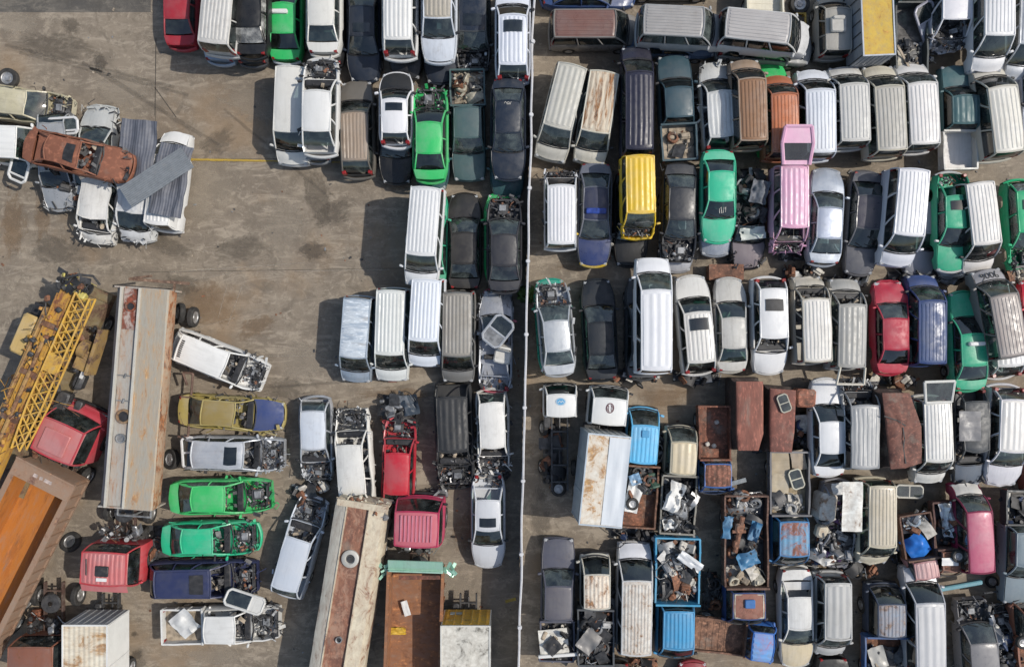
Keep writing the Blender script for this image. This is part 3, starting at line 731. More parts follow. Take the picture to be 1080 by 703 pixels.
frame_panel(199, 477, 1.1, .62, 1.5, 4, (.6, .6, .6), 'pale oval-holed tailgate inner frame standing at the silver estate car', 'tailgate', split=.5, of=i['root'])
V('sedan', 234, 523, 'R', 1, (.035, .40, .11), 'vivid green taxi with bare engine, upper of the two taxis facing right', L=5.0, bonnet=False, ws=False, crush=.045, dirt=.2, rust=.02, name='taxi', wheels=False, z=.6, gl=G_DUST)
V('sedan', 222, 567, 'R', 1, (.02, .40, .20), 'blue-green taxi with bare engine, lower of the two taxis facing right', L=4.7, bonnet=False, ws=False, crush=.045, dirt=.25, rust=.03, name='taxi', wheels=False, z=.3, gl=G_DUST)
V('wagon', 214, 610, 'R', 1, (.025, .032, .085), 'navy blue minivan with square sunroof and bare engine beside the red truck cab', L=5.4, W=1.85, bonnet=False, ws=False, ribs=4, sunroof=2, dirt=.2, H=1.75, crush=.02)
i = pickup(234, 658, 'R', 1, (.62, .62, .60), 'white pickup with a bare engine and a loose grey panel in its bed', L=5.8, bonnet=False, ws=False, sg=False, crush=.04, dirt=.35, rust=.12, floor=TAN, cabfrac=.64)
sheet(195, 657, 1.15, 1.05, 1.25, 40, paint((.45, .46, .46), .05, .4), 'bent grey panel lying in the bed of the white pickup', rx=8, bend=.2)
frame_panel(258, 634, 1.5, .75, 1.9, 72, (.5, .5, .48), 'open pale car door leaning on the white pickup wreck', 'car_door', split=.35, solid=1, ry=25, of=i['root'])

# ================================================================ heap at the left edge
V('sedan', 28, 112, 'R', -8, (.46, .42, .29), 'cream car with a bare engine at the left edge, below the loose wheel', L=4.6, bonnet=False, dirt=.6, rust=.3, gl=G_DUST, crush=.07)
i = light_truck(-10, 152, 'R', -3, (.74, .74, .72), 'white truck cab with a torn-open door at the left edge under the rusted car', L=4.6, Lc=1.9, W=1.9, dirt=.15, rust=.03, gl=G_GREEN)
frame_panel(20, 179, 1.35, .9, 1.15, -24, WHITE, 'white truck door hanging open at the left edge', 'truck_door', split=.25, solid=0, panes=1, rx=12, of=i['root'])
V('wagon', 62, 170, 'D', 2, (.36, .37, .38), 'dark-windowed silver wagon squashed beneath the rust-brown car', z=0, crush=.12, H=1.4, gl=G_DARK, lamps=False, L=4.7)
V('van', 99, 200, 'D', -8, (.64, .63, .60), 'white van with smashed windscreen under the rust-brown car', ref='r', L=4.0, ribs=0, ws=False, crush=.13, H=1.7, dirt=.5, rust=.12, wheels=False, lamps=False)
V('sedan', 102, 160, 'U', -6, (.40, .41, .40), 'white car with crazed glass sticking out above the rust-brown car', crush=.12, gl=G_DUST, wgl=G_DUST, lamps=False)
V('sedan', 83, 165, 'R', -13, (.16, .05, .03), 'rust-brown burnt-out car lying on top of the heap at the left edge', z=1.75, L=5.0, bodymat=rusty((.20, .078, .045), None, .5, (.6, .6, .6), (.165, .062, .036)), bonnetcol=None, ws=False, rw=False, sg=False, lamps=False, mirrors=False, crush=.07, gl=G_DUST, sunroof=2)  # black sunroof panel painted in as the dark of a roof hole
frame_panel(66, 133, 1.2, 1.5, .8, 4, (.62, .63, .64), 'pale van tailgate with window between the cream car and the rust-brown car', 'tailgate', 'car door', split=.2, panes=1, gm=G_DUST)
V('van', 139, 192, 'D', -4, (.55, .56, .56), 'white van under the curved grey sheet, its flattened nose at the bottom', L=4.4, crush=.15, H=1.7, ref='r', roofcol=(.5, .51, .52), ribs=5, rust=.12, wheels=False, lamps=False)
V('van', 168, 200, 'U', -7, (.70, .70, .69), 'white van at the right end of the heap, under the dark grey sheet', ref='r', L=4.9, W=1.5, ribs=6, dirt=.15, crush=.03, wheels=False, panel=True, sg=False, lamps=False)
CORR = plain('corrugated_sheet', (.155, .17, .185), .62, 0, .12)
DCORR = plain('dark_corrugated_sheet', (.098, .105, .128), .62, 0, .12)
sheet(144, 160, 2.15, 1.75, 3.1, -6, DCORR, 'curved blue-grey corrugated sheet beside the rust-brown car', 'corrugated_sheet', corr=13, bend=.22)
sheet(180, 190, 2.2, 1.6, 3.5, -10, DCORR, 'dark torn corrugated sheet on the white van at the end of the heap', 'corrugated_sheet', corr=13, bend=.25)
sheet(165, 187, 2.6, 1.15, 3.55, -57, CORR, 'light grey corrugated sheet laid slantwise on top of the heap', 'corrugated_sheet', corr=12, bend=.04)
loose_tyre(9, 83, 'single wheel lying flat at the left edge above the cream car', 'big', rot=(90, 0, 0))
# ================================================================ right block, top rows
V('sedan', 620, -8, 'R', 0, (.03, .06, .16), 'dark blue sedan behind the brown-roofed van at the top edge', dirt=.2)
V('van', 617, 24, 'R', 0, (.17, .16, .15), 'grey van with faded brown roof lying crosswise at the top by the fence', ref='r', roofcol=(.165, .085, .07), ribs=7, dirt=.5, L=4.4, W=1.7, H=1.9)
V('sedan', 706, 43, 'R', -2, (.05, .09, .16), 'blue wrecked sedan under the crosswise grey van', crush=.04, rust=.2, dirt=.5)
V('van', 711, 21, 'R', -3, (.27, .275, .28), 'grey ribbed van lying crosswise on a blue wreck, second from the fence', z=1.2, ref='r', roofcol=(.29, .28, .275), ribs=9, dirt=.5, L=4.1, gl=G_DUST)
V('wagon', 707, -22, 'R', 0, GREY, 'dark grey car at the top edge behind the crosswise grey van', crush=.05)
V('wagon', 806, 48, 'R', -5, (.25, .255, .25), 'grey wagon under the crosswise ribbed van near the yellow box truck', dirt=.4)
V('van', 800, 26, 'R', -6, (.40, .40, .40), 'light grey dented van lying crosswise, third from the fence', z=1.3, ref='r', roofcol=(.35, .335, .33), ribs=8, dirt=.3, L=4.4, crush=.03, gl=G_DARK)
i = light_truck(808, -32, 'U', -2, CREAM, 'truck with a cream load bed at the top edge', L=5.2, bedmat=paint((.66, .62, .50), .1, .3), floor=paint((.66, .62, .50), .05, .3), bedh=.35)
loose_tyre(843, 5, 'dark tyre on the ground near the top edge, left of the small silver van', 'big')
q = MB()
for a, b in (((-.25, -.3), (.25, -.3)), ((.25, -.3), (.25, .3)), ((.25, .3), (-.25, .3)), ((-.25, .3), (-.25, -.3))): q.tube((*a, .25), (*b, .25), .05, 6)
for x in (-.2, .2):
    for y in (-.25, .25): q.tube((x, y, 0), (x, y, .25), .04, 6)
o = q.build('pallet_frame', paint((.5, .34, .06), .3, .4)); o.location = P(844, 21, .2); tag(o, 'small yellow metal frame on the ground near the top edge', 'frame')
V('van', 885.5, 30, 'U', 1, (.34, .325, .29), 'small silver microvan cut short with a seat on its roof, beside the yellow box truck', ref='r', L=2.9, W=1.55, H=1.8, ribs=0, dirt=.5, gl=G_DARK, z=.1, wheels=True)
q = MB(); q.rbox((0, 0, .08), (.75, .75, .14), .06); q.rbox((0, .3, .16), (.62, .2, .12), .05); o = q.build('seat_shell', paint((.42, .41, .38), .05, .5)); o.location = P(884, 26, 2.0) + Vector((0, 0, 1.97)); tag(o, 'grey plastic seat lying on the roof of the small silver microvan', 'seat')
# yellow box truck
def box_truck(px, py, d, tilt, w, l, hb, ht, sidem, roofm, label, frontm=None, ribs=0, ribbed_side=8, cab=True, roofparts=None, lcab=1.9, cabcol=WHITE, name='box_truck', endm=None, caboff=0):
    rz = HEAD[d] + tilt; loc = P(px, py, ht)
    rt = root(name, loc, rz, label, 'truck', 'scrapped trucks in the yard')
    q = MB(); t = .05
    for s in (1, -1):
        q.box((0, s * (w / 2 - t / 2), (hb + ht) / 2), (l, t, ht - hb))
        for i in range(ribbed_side + 1): q.box((-l / 2 + .06 + (l - .12) * i / ribbed_side, s * (w / 2 + .012), (hb + ht) / 2), (.05, .03, ht - hb - .05), None, 1)
    o = q.build('side_wall', [sidem, DARKM if ribbed_side > 3 else sidem], rt)
    for s in (1, -1):
        q = MB(); q.box((s * (l / 2 - t / 2 + .004), 0, (hb + ht) / 2), (t, w - t * 2 - .004, ht - hb))
        for i in range(6): q.box((s * (l / 2 + .014), -w / 2 + .2 + (w - .4) * i / 5, (hb + ht) / 2), (.03, .05, ht - hb - .1))
        q.build('end_wall', (frontm if s > 0 else endm) or sidem, rt)
    q = MB()
    q.grid(lambda u, v: Vector(((u - .5) * l, (v - .5) * w, ht + .03 + .03 * noise.noise(Vector((u * 3, v * 3, px))) + (.02 if ribs and int(v * ribs * 2 + .5) % 2 else 0))), lin(0, 1, 21), lin(0, 1, 4 * ribs + 1 if ribs else 13), 0, True)
    q.build('roof', roofm, rt, sharp=20)
    q = MB()
    for s in (1, -1):
        q.box((0, s * (w / 2 - .02), ht + .02), (l + .04, .07, .09)); q.box((s * (l / 2 - .01), 0, ht + .022), (.07, w - .1, .088))
    q.build('roof_rail', sidem, rt)
    q = MB(); q.box((0, 0, hb + .03), (l, w - .12, .06)); q.build('floor', DARKM, rt)
    chassis(rt, -l / 2 + .1, l / 2 + .7, .62, .8, None, [-l / 2 + l * .25], 'truck', w - .4)
    if cab: body(rt, 'cab', cabcol, xo=l / 2 + lcab / 2 + .12 + caboff, L=lcab, W=min(w, 1.95), seed=int(px))
    return rt
YELR = rusty((.42, .22, .05), (.52, .36, .06), .42, (1, 1, 1), (.22, .09, .03))
box_truck(925, 8, 'D', 2.5, 1.55, 4.6, .95, 2.7, paint((.30, .33, .38), .05, .4), YELR, 'box truck with a rusty yellow roof and slatted grey sides near the top edge', cab=False)
i = light_truck(960, 22, 'U', 0, (.03, .11, .13), 'dark teal truck with planks and rubbish in its bed, right of the yellow box truck', L=5.1, W=1.6, Lc=1.75, gl=G_DUST, floor=plain('bed_steel', (.09, .085, .08), .8), bedmat=paint((.05, .06, .06), .2, .5), ribs=4)
heap(958, 57, .95, 1.2, 1.3, 0, 40, 'heap of broken bits in the bed of the dark teal truck', [DARKM, TAN, GREYM, BLACK, CREAMM], .3, .7)
q = MB(); q.box((0, 0, 0), (.10, 1.5, .05)); o = q.build('plank', TAN); o.location = P(954, 62, 1.5) + Vector((0, 0, 1.5)); o.rotation_euler = (.1, 0, R(32)); tag(o, 'thin wooden plank leaning in the bed of the dark teal truck', 'plank')
iv = i = V('van', 1011, -17, 'D', 0, (.72, .71, .74), 'white van with its whole front torn away and a door hanging open', ref='r', L=4.9, ws=False, ribs=0, nose=.25, bonnet=False, crush=.02, dirt=.15, lamps=False, z=.3, engine=False)
q = MB(); junk(q, i['X'](.30), i['X'](-.02), -.75, .75, .5, 1.3, 90, 77, 8, .9); q.build('smashed_front', JUNK, i['root'], i['warp'])
frame_panel(979, 24, 1.3, 1.0, 1.9, 32, (.36, .36, .42), 'grey van door hanging open beside the white van with the torn-off front', 'van_door', split=.55, solid=1, rx=20, of=iv['root'])
V('sedan', 1064, 44, 'D', -2, (.36, .36, .38), 'grey car under the white van with silver bonnet near the top right corner', dirt=.4)
V('van', 1056, 1, 'D', 0, (.66, .66, .67), 'white van with ribbed roof and dark left windows at the top right', ref='r', z=.9, dirt=.15, L=4.7)
V('van', 1093, 12, 'D', -2, (.45, .47, .50), 'silver-blue van cut by the right edge in the top corner', ref='r', dirt=.25)
V('sedan', 1092, 92, 'D', 2, (.42, .45, .52), 'pale blue car cut by the right edge below the top corner', z=0)
# second row
V('van', 596, 101, 'D', -14, (.42, .41, .365), 'cream van leaning away from its row, nearest the fence in the second row', ref='r', ribs=5, dirt=.4, rust=.06, L=4.55, gl=G_DUST, z=.3, wheels=True)
V('van', 633, 107, 'D', -9, (.55, .52, .43), 'cream van with rust streaks down its roof, beside the leaning cream van', ref='r', dirt=.4, L=4.3, rust=.05, gl=G_DUST, z=.3, wheels=True, ribs=5, roofmat=rusty((.34, .16, .06), (.58, .54, .44), .55, (.5, 3, 1)))
V('van', 675, 116, 'U', 0, (.024, .024, .042), 'dark purple van with a long faded roof in the second row', ref='r', z=.9, L=5.4, ribs=5, dirt=.25, rust=.03, W=1.6)
i = pickup(713, 115, 'U', 3, (.03, .065, .085), 'dark blue-green double-cab pickup with dirt in its bed, second row', L=5.1, z=.7, cabfrac=.66, gl=G_DARK, floor=TAN, dirt=.35)
heap(718, 150, 1.4, 1.3, 1.1, 3, 40, 'scattered dirt and chips in the bed of the dark blue-green pickup', [TAN, RUSTM, TAN, DARKM, PALER], .12, .6)
V('wagon', 757, 113, 'U', 3, (.60, .61, .60), 'silver-white wagon with a crushed windscreen and torn left side, second row', crush=.07, ribs=6, gl=G_GREEN, wgl=G_DUST, sg=False, L=4.3, z=.3)
V('sedan', 814, 116, 'U', 2, TAXI, 'green sedan mostly hidden between the brown van and the orange van', dirt=.1)
V('van', 795, 115, 'U', 2, (.30, .22, .16), 'brown van with ribbed faded roof, second row', ref='r', z=.8, L=4.3, W=1.62, roofcol=(.22, .115, .06), dirt=.5, rust=.1, gl=G_DARK)
V('van', 829, 129, 'U', 1, (.34, .12, .06), 'orange-brown van behind the pink van with the raised tailgate', ref='r', z=.6, L=4.1, W=1.58, roofcol=(.42, .14, .06), dirt=.25, rust=.05)
V('van', 867, 127, 'U', 1, (.60, .63, .68), 'bluish-white ribbed van with a sticker on its windscreen, second row', ref='r', z=.5, L=4.4, dirt=.1, gl=G_DARK)
V('van', 903, 118, 'U', 2, (.50, .49, .46), 'pale grey ribbed van, shortest of the four light vans in a line', ref='r', z=.4, L=4.0, dirt=.3, roofcol=(.46, .455, .435))
V('van', 941, 124, 'U', 3, (.45, .42, .34), 'beige ribbed van between two lighter ones in the second row', ref='r', z=.5, L=4.5, dirt=.3, roofcol=(.37, .355, .32))
V('van', 976, 119, 'U', 3, (.52, .51, .49), 'white ribbed van left of the teal pickup with the white bed', ref='r', z=.5, L=4.3, dirt=.2, roofcol=(.68, .66, .64), gl=G_DUST)
i = pickup(1009, 125, 'U', 1, (.05, .115, .125), 'teal pickup with an empty white load bed', L=5.1, z=.3, cabfrac=.63, ribs=5, gl=G_DARK, bedcol=(.55, .54, .5), floor=paint((.62, .60, .57), .1, .4), W=1.7)
V('van', 1063, 125, 'U', 7, (.44, .42, .36), 'cream van with big dark side windows by the right edge, second row', ref='r', z=.6, L=4.6, ribs=6, roofcol=(.62, .60, .54), dirt=.25, gl=G_DARK)
# third row
V('van', 592.5, 226, 'U', 0, (.55, .56, .58), 'white ribbed van with its front broken open, by the fence in the third row', ref='r', z=.5, L=4.1, ws=False, bonnet=False, roofcol=(.68, .68, .70), dirt=.15, W=1.64, nose=.2)
i = V('sedan', 627, 226, 'D', -1, (.12, .13, .16), 'navy and yellow patrol sedan with grey boot in the third row', z=.3, L=5.0, bonnetcol=(.03, .045, .13), roofcol=(.035, .04, .075), bumpcol=(.55, .38, .03), dirt=.35, gl=G_DUST, wheels=True)
q = MB(); q.rbox((-.05, 0, 1.47), (.28, 1.0, .11), .04); q.build('light_bar', plain('blue_lens', (.02, .05, .25), .3), i['root'], lambda p: p + Vector((0, 0, .0)))
V('sedan', 665, 231, 'D', 0, BLK, 'black car under the yellow van, only its nose showing', dirt=.35)
V('van', 676, 194, 'D', 1, (.64, .42, .02), 'bright yellow van with smashed front stacked on a black car', z=1.2, ref='r', L=3.95, W=1.66, dirt=.05, rust=0, bonnet=False, wgl=G_DUST, ribs=5, rough=.3, nose=.1)
V('sedan', 714, 237, 'D', 0, (.36, .37, .40), 'silver car under the dark sedan with bare engine in the third row')
V('sedan', 716, 226, 'D', -1, (.03, .032, .038), 'dark grey sedan with bare engine in the third row, on a silver car', z=.9, L=4.8, bonnet=False, dirt=.35, gl=G_DUST)
V('sedan', 755, 220, 'D', 0, (.30, .33, .38), 'grey car under the turquoise-green sedan', dirt=.3)
i = V('sedan', 757, 207, 'D', 0, (.025, .42, .24), 'turquoise-green sedan with a scribbled windscreen stacked in the third row', z=1.2, L=4.3, dirt=.1, rust=0, gl=G_DARK)
stroke(i, 'ws', [[(.35, -.05), (.6, -.1), (.7, .02), (.35, .1)], [(.35, .2), (.7, .22)], [(.62, .3), (.7, .36), (.4, .36)]], .026, PALER, 'chalk_mark', i['root'])
V('sedan', 788, 231, 'D', 0, (.02, .02, .024), 'black wreck heaped with scrap, grey bonnet and headlights at the bottom', L=4.8, roof=False, rw=False, sg=False, bonnetcol=(.19, .16, .17), crush=.05, wgl=G_DUST)
heap(789, 208, .8, 1.7, 2.6, 2, 150, 'heap of black scrap on the black wreck between the turquoise sedan and the pink van', [BLACK, DARKM, BLACK, GREYM, DARKM, RUSTM, BLACK], .75, 1.1, .5)
sheet(801, 202, 1.9, .85, 1.15, -14, plain('grey_tarp', (.09, .10, .12), .6), 'dark grey sheet on the scrap of the black wreck', bend=.25, corr=4)
sheet(794, 246, 1.35, 1.25, .6, 6, paint((.50, .53, .50), .02, .4), 'crumpled pale glass sheet on the bonnet of the black wreck', 'broken_glass_sheet', 'glass', bend=.2)
i = V('van', 839, 207, 'D', 0, PINK, 'bright pink van with its tailgate raised, third row', z=.7, ref='r', L=4.3, W=1.62, dirt=.05, rust=0, ribs=5, rough=.3, bonnet=False, ws=False, bumpcol=BLK, rw=False, nose=.12)
q = MB(); X_ = i['X']; zt = 2.05
q.path([(X_(.97), .62, zt), (X_(1.20), .74, zt + .18), (X_(1.38), .62, zt + .3), (X_(1.38), -.62, zt + .3), (X_(1.20), -.74, zt + .18), (X_(.97), -.62, zt)], .09, 6)
q.grid(lambda u, v: Vector((X_(1.20 + .18 * u), v * (.72 - .1 * u), zt + .20 + .12 * u)), lin(0, 1, 3), lin(-1, 1, 5)); q.grid(lambda u, v: Vector((X_(.97 + .05 * u), v * .62, zt + .02)), lin(0, 1, 3), lin(-1, 1, 5))
tg = q.build('tailgate', paint(PINK, 0, .05, .3), i['root'])
q = MB(); q.grid(lambda u, v: Vector((X_(1.02 + .18 * u), v * .64, zt + .05 + .15 * u)), lin(0, 1, 3), lin(-1, 1, 5)); q.build('tailgate_window', G_DARK, tg)
heap(838, 264, .2, 1.5, 1.0, 0, 60, 'tangle of black engine parts on the ground below the pink van', [BLACK, DARKM, GREYM, BLACK], .6, .8)
V('sedan', 870, 229, 'U', -3, (.36, .40, .46), 'pale blue-silver sedan in the third row, right of the pink van', z=.7, L=4.6, roofcol=(.42, .46, .55), dirt=.15, gl=G_DUST)
V('sedan', 910, 235, 'D', -4, (.10, .10, .11), 'glossy dark grey sedan facing down in the third row, left of the white van', z=.4, L=5.0, dirt=.08, rust=0, rough=.26, gl=G_GREEN, roofcol=(.075, .07, .085))
V('sedan', 972, 240, 'D', -3, (.24, .25, .29), 'grey sedan body under the white van of the third row', dirt=.3)
V('van', 963, 213, 'D', -5, (.56, .57, .62), 'white ribbed van with dark side windows in the third row', z=1.0, ref='r', L=4.6, W=1.78, roofcol=(.72, .72, .74), dirt=.08, gl=G_DARK, wgl=G_GREEN)
V('sedan', 1005, 243, 'D', 1, (.40, .42, .44), 'silver car under the green taxi with sunroof')
V('sedan', 1003, 234, 'D', 1, TEALG, 'green taxi with black sunroof and stripped boot in the third row', z=.9, L=4.7, boot=False, rw=False, sunroof=-1, dirt=.1, rust=0, name='taxi', bumpcol=(.5, .5, .5))
V('van', 1039, 224.6, 'D', 7, (.55, .53, .51), 'white ribbed van between two green taxis in the third row', z=.7, ref='r', L=4.3, W=1.66, dirt=.2, roofcol=(.68, .66, .63), gl=G_DARK)
V('hatch', 1078, 238, 'D', 4, (.02, .38, .17), 'green hatchback cut by the right edge, engine bare, third row', z=.5, L=4.4, bonnet=False, sunroof=-1, gl=G_DUST, dirt=.1, rust=0)
loose_tyre(1074, 199, 'wheel lying above the green hatchback at the right edge', 'car', z=.9)
# fourth row
V('sedan', 583, 344, 'U', 4, (.02, .30, .22), 'teal sedan underneath the silver sedan, first of the fourth row')
V('sedan', 586, 346, 'U', 5, (.46, .48, .50), 'silver sedan with bare engine by the fence in the fourth row', z=1.0, L=4.5, bonnet=False, dirt=.2, gl=G_DUST)
V('sedan', 632, 348, 'U', 3, (.014, .018, .024), 'black sedan with a brown bleached patch on its roof, fourth row', L=4.9, dirt=.12, gl=G_DUST, rust=.0, z=.2, wheels=True)
V('sedan', 677, 346, 'U', 0, DGREY, 'dark car hidden under the tall white van of the fourth row', L=5.0, crush=.04)
V('van', 693, 348, 'U', 0, (.70, .71, .74), 'tall plain white van, the longest in the fourth row', z=1.4, ref='r', L=5.5, W=1.78, ribs=4, dirt=.06, rust=0, gl=G_DARK, wgl=G_DUST)
V('wagon', 733, 343, 'U', 5, (.62, .61, .58), 'white wagon with ribbed roof and black sunroof in the fourth row', z=.6, L=4.7, ribs=6, sunroof=1, dirt=.3, gl=G_DARK)
V('sedan', 770, 343, 'U', 1, (.44, .43, .40), 'silver-beige sedan with a stained roof in the fourth row', z=.5, L=4.5, W=1.66, dirt=.5, gl=G_GREEN)
V('wagon', 811, 343, 'D', 1, (.70, .70, .70), 'white wagon with a windscreen hole full of leaves, fourth row', z=.6, L=4.6, ws=False, sunroof=-2, dirt=.1, gl=G_DARK)
V('van', 863, 348, 'U', 2, (.42, .39, .33), 'white van with broken ends and roof ribs, fourth row', z=.4, ref='r', L=4.4, W=1.66, ws=False, rw=False, sg=False, crush=.03, roofcol=(.64, .62, .58), dirt=.3, nose=.15)
i = V('van', 900, 354, 'U', -1, (.31, .305, .285), 'pale van with dark empty windscreen and lifted tailgate frame, fourth row', z=.4, ref='r', L=4.4, W=1.62, ws=False, rw=False, ribs=5, dirt=.35)
q = MB(); X_ = i['X']; q.path([(X_(.97), .6, 1.95), (X_(1.16), .66, 1.7), (X_(1.16), -.66, 1.7), (X_(.97), -.6, 1.95)], .06, 6); q.build('tailgate_frame', paint(CREAM, .05, .4), i['root'])
V('sedan', 938, 344, 'U', 1, (.38, .02, .045), 'crimson sedan with a crumpled bonnet in the fourth row', z=.7, L=4.6, nose=.16, dirt=.12, rust=0, gl=G_DARK, wgl=G_DUST, crush=.02)
V('van', 985, 350, 'U', 0, (.035, .06, .17), 'blue van with faded ribbed roof in the fourth row', z=.5, ref='r', L=4.4, W=1.62, roofcol=(.05, .08, .18), dirt=.3, wgl=G_DUST)
V('sedan', 1017, 364, 'U', 2, (.4, .4, .4), 'grey car under the green taxi with roof sign, fourth row')
i = V('sedan', 1019, 360, 'U', 2, TEALG, 'green taxi with a white roof sign in the fourth row', z=.9, L=4.7, dirt=.08, rust=0, name='taxi', gl=G_DARK)
q = MB(); q.rbox((-.10, -.05, 1.50), (.2, .80, .16), .05); q.build('taxi_sign', WHITEM, i['root'])
V('wagon', 1053, 346, 'U', 5, (.68, .68, .68), 'white wagon beneath the brown-grey van with a scrawled bonnet', L=4.9, ribs=5)
i = V('van', 1066, 343, 'U', 10, (.17, .155, .15), 'brown-grey ribbed van with digits scrawled on its bonnet, fourth row', z=1.2, ref='r', L=4.3, W=1.66, roofcol=(.30, .26, .24), dirt=.3, wgl=G_DUST, bonnetcol=(.26, .25, .26))
def digit(cx, kind):   # drawn along v (across), u (up the bonnet)
    sx, sy = -.15, .22
    o = [(.5 - sy * math.cos(a) , cx + sx * .8 * math.sin(a)) for a in lin(0, 2 * math.pi, 9)]
    if kind == 'o': return [o]
    if kind == '6': return [[(.5 - sy * .5 * math.cos(a) - .12, cx + sx * .7 * math.sin(a)) for a in lin(0, 2 * math.pi, 8)], [(.82, cx - sx * .4), (.62, cx + sx * .6), (.4, cx + sx * .7)][::1]]
    return [[(.5 + sy * .5 * math.cos(a) + .12, cx + sx * .7 * math.sin(a)) for a in lin(0, 2 * math.pi, 8)], [(.18, cx + sx * .4), (.38, cx - sx * .6), (.6, cx - sx * .7)]]
stroke(i, 'hood', digit(.48, '6') + digit(.16, 'o') + digit(-.16, 'o') + digit(-.48, '9'), .045, BLACK, 'scrawl', i['root'], .02)
V('sedan', 1094, 345, 'U', 3, (.5, .02, .04), 'red car cut by the right edge in the fourth row', z=.3)
# fifth row, right block: trucks and shells
i = light_truck(591, 463, 'U', 0, (.70, .70, .68), 'bare truck chassis with a white cab carrying a blue oval badge on its roof', L=5.4, Lc=1.55, W=1.75, bedding=False, ribs=0, dirt=.15, gl=G_DARK)
def disc_on(info, surf, cu, cv, ru, rv, mat, name, rt, r0=0.0, lift=.012, n=28):
    q = MB()
    def fn(a, t):
        s = r0 + (1 - r0) * t
        return info['warp'](info[surf](cu + ru * s * math.sin(a), cv + rv * s * math.cos(a))) + Vector((0, 0, lift))
    q.grid(fn, lin(0, 2 * math.pi, n), (0, .5, 1)); return q.build(name, mat, rt)
disc_on(i, 'roof', .32, .06, .17, .36, plain('blue_badge', (.08, .30, .52), .4, 0, .1), 'badge', i['root'])
disc_on(i, 'roof', .32, .06, .155, .335, WHITEM, 'badge_ring', i['root'], .90, .016)
stroke(i, 'roof', [[(.32 + .045 * math.sin(t * 14), .27 - .42 * t) for t in lin(0, 1, 22)]], .022, WHITEM, 'badge_script', i['root'], .018)
i = light_truck(637, 478, 'U', -5, (.70, .71, .70), 'white truck cab with a round dark emblem on its roof', L=6.6, Lc=1.85, W=2.05, bedding=False, ribs=0, dirt=.08, gl=G_DUST, bw_gap=.1)
disc_on(i, 'roof', .36, .02, .20, .25, paint((.10, .03, .04), 0, .2), 'emblem_ring', i['root'], .80, .012)
stroke(i, 'roof', [[(.25, .12), (.30, .20), (.42, .17), (.50, .05), (.44, .10), (.34, .10), (.25, .12)], [(.47, -.08), (.42, -.17), (.30, -.14), (.23, -.02), (.29, -.07), (.38, -.06), (.47, -.08)]], .028, paint((.10, .03, .04), 0, .2), 'emblem', i['root'])
PATCHY = rusty((.40, .24, .10), (.62, .60, .54), .5, (1, 1, 1), (.25, .13, .06))
b = box_truck(633, 506, 'U', -6, 2.05, 4.3, .95, 3.2, paint((.36, .42, .48), .04, .3), PATCHY, 'big leaning truck box with a patchy rusted white roof and grey-blue side', frontm=paint((.42, .42, .40), .05, .4), cab=False, ribbed_side=3, name='truck_box')
b.rotation_euler[0] = R(4); b['group'] = ''; del b['group']
q = MB(); q.grid(lambda u, v: Vector((-2.08 + 4.15 * u, -.02 - .98 * v, 3.26 + .07 * v * v + .05 * noise.noise(Vector((u * 4, v * 3, 1))))), lin(0, 1, 15), lin(0, 1, 8)); q.build('roof_sheet', paint((.60, .64, .68), .03, .15), b)
q = MB(); q.tube((-2.1, .9, 1.0), (-2.75, .2, .1), .03); q.tube((-2.1, -.9, 1.0), (-2.35, -1.2, .3), .03); q.build('support_pole', CREAMM, b)
i = light_truck(675, 493, 'U', -4, LBLUE, 'sky-blue truck with a long ribbed cab roof and a junk-filled rusty bed', L=5.9, W=1.62, Lc=2.75, ribs=6, dirt=.15, rust=.04, gl=glass((.4, .32, .12), .4), bedmat=rusty((.20, .10, .06)), bedW=1.85)
q = MB(); a = i['roof'](.22, 0); q.rbox(a + Vector((0, 0, .03)), (.34, .36, .05), .02); q.build('roof_hatch', paint((.05, .26, .48), 0, .2), i['root'])
heap(676, 507, .95, 1.6, 1.4, -4, 70, 'heap of dark scrap by the cab in the bed of the sky-blue truck', [DARKM, BLACK, plain('green_scrap', (.05, .10, .07)), GREYM, RUSTM], .35, .8)
sheet(670, 505, 1.45, .55, .55, 20, paint((.16, .28, .42), .05, .3), 'small blue panel in the bed of the sky-blue truck', bend=.2)
sheet(668, 523, 1.35, .75, 1.6, -14, WHITEM, 'white torn door skin in the bed of the sky-blue truck', bend=.25)
sheet(664, 545, 1.0, 1.25, .8, -4, rusty((.22, .09, .05)), 'rusty plate at the tail of the sky-blue truck bed', bend=.05)
loose_tyre(667, 531, 'small dark tyre on the white door skin in the sky-blue truck', 'car', z=1.45, rim=True)
i = light_truck(716, 506, 'U', -3, (.38, .35, .27), 'beige truck with a worn tan cab roof and a bed of black scrap', L=5.3, W=1.55, Lc=2.35, ribs=4, roofcol=(.52, .44, .30), dirt=.4, gl=G_DUST, bedmat=paint((.20, .19, .16), .3, .4), bedW=1.75, floor=BLACK)
heap(716, 535, .95, 1.6, 2.6, -3, 150, 'heap of black parts and hoses in the bed of the beige truck', [BLACK, DARKM, BLACK, GREYM, ALU, BLACK], .55, 1.2)
sheet(711, 524, 1.6, .75, 1.5, -20, WHITEM, 'crumpled white panel on the black parts in the beige truck', bend=.45)
sheet(705, 552, 1.5, .55, .5, 10, WHITEM, 'small white panel at the tail of the beige truck bed', bend=.3)
i = light_truck(753, 474, 'D', 0, (.03, .10, .30), 'small blue truck with a brown cab roof and a nearly empty rusty tray', L=4.3, W=1.6, Lc=1.65, roofmat=rusty((.24, .10, .065)), bedmat=rusty((.20, .075, .045)), floor=rusty((.26, .10, .06)), bedh=.45, ws=False, crush=.03, ribs=5)
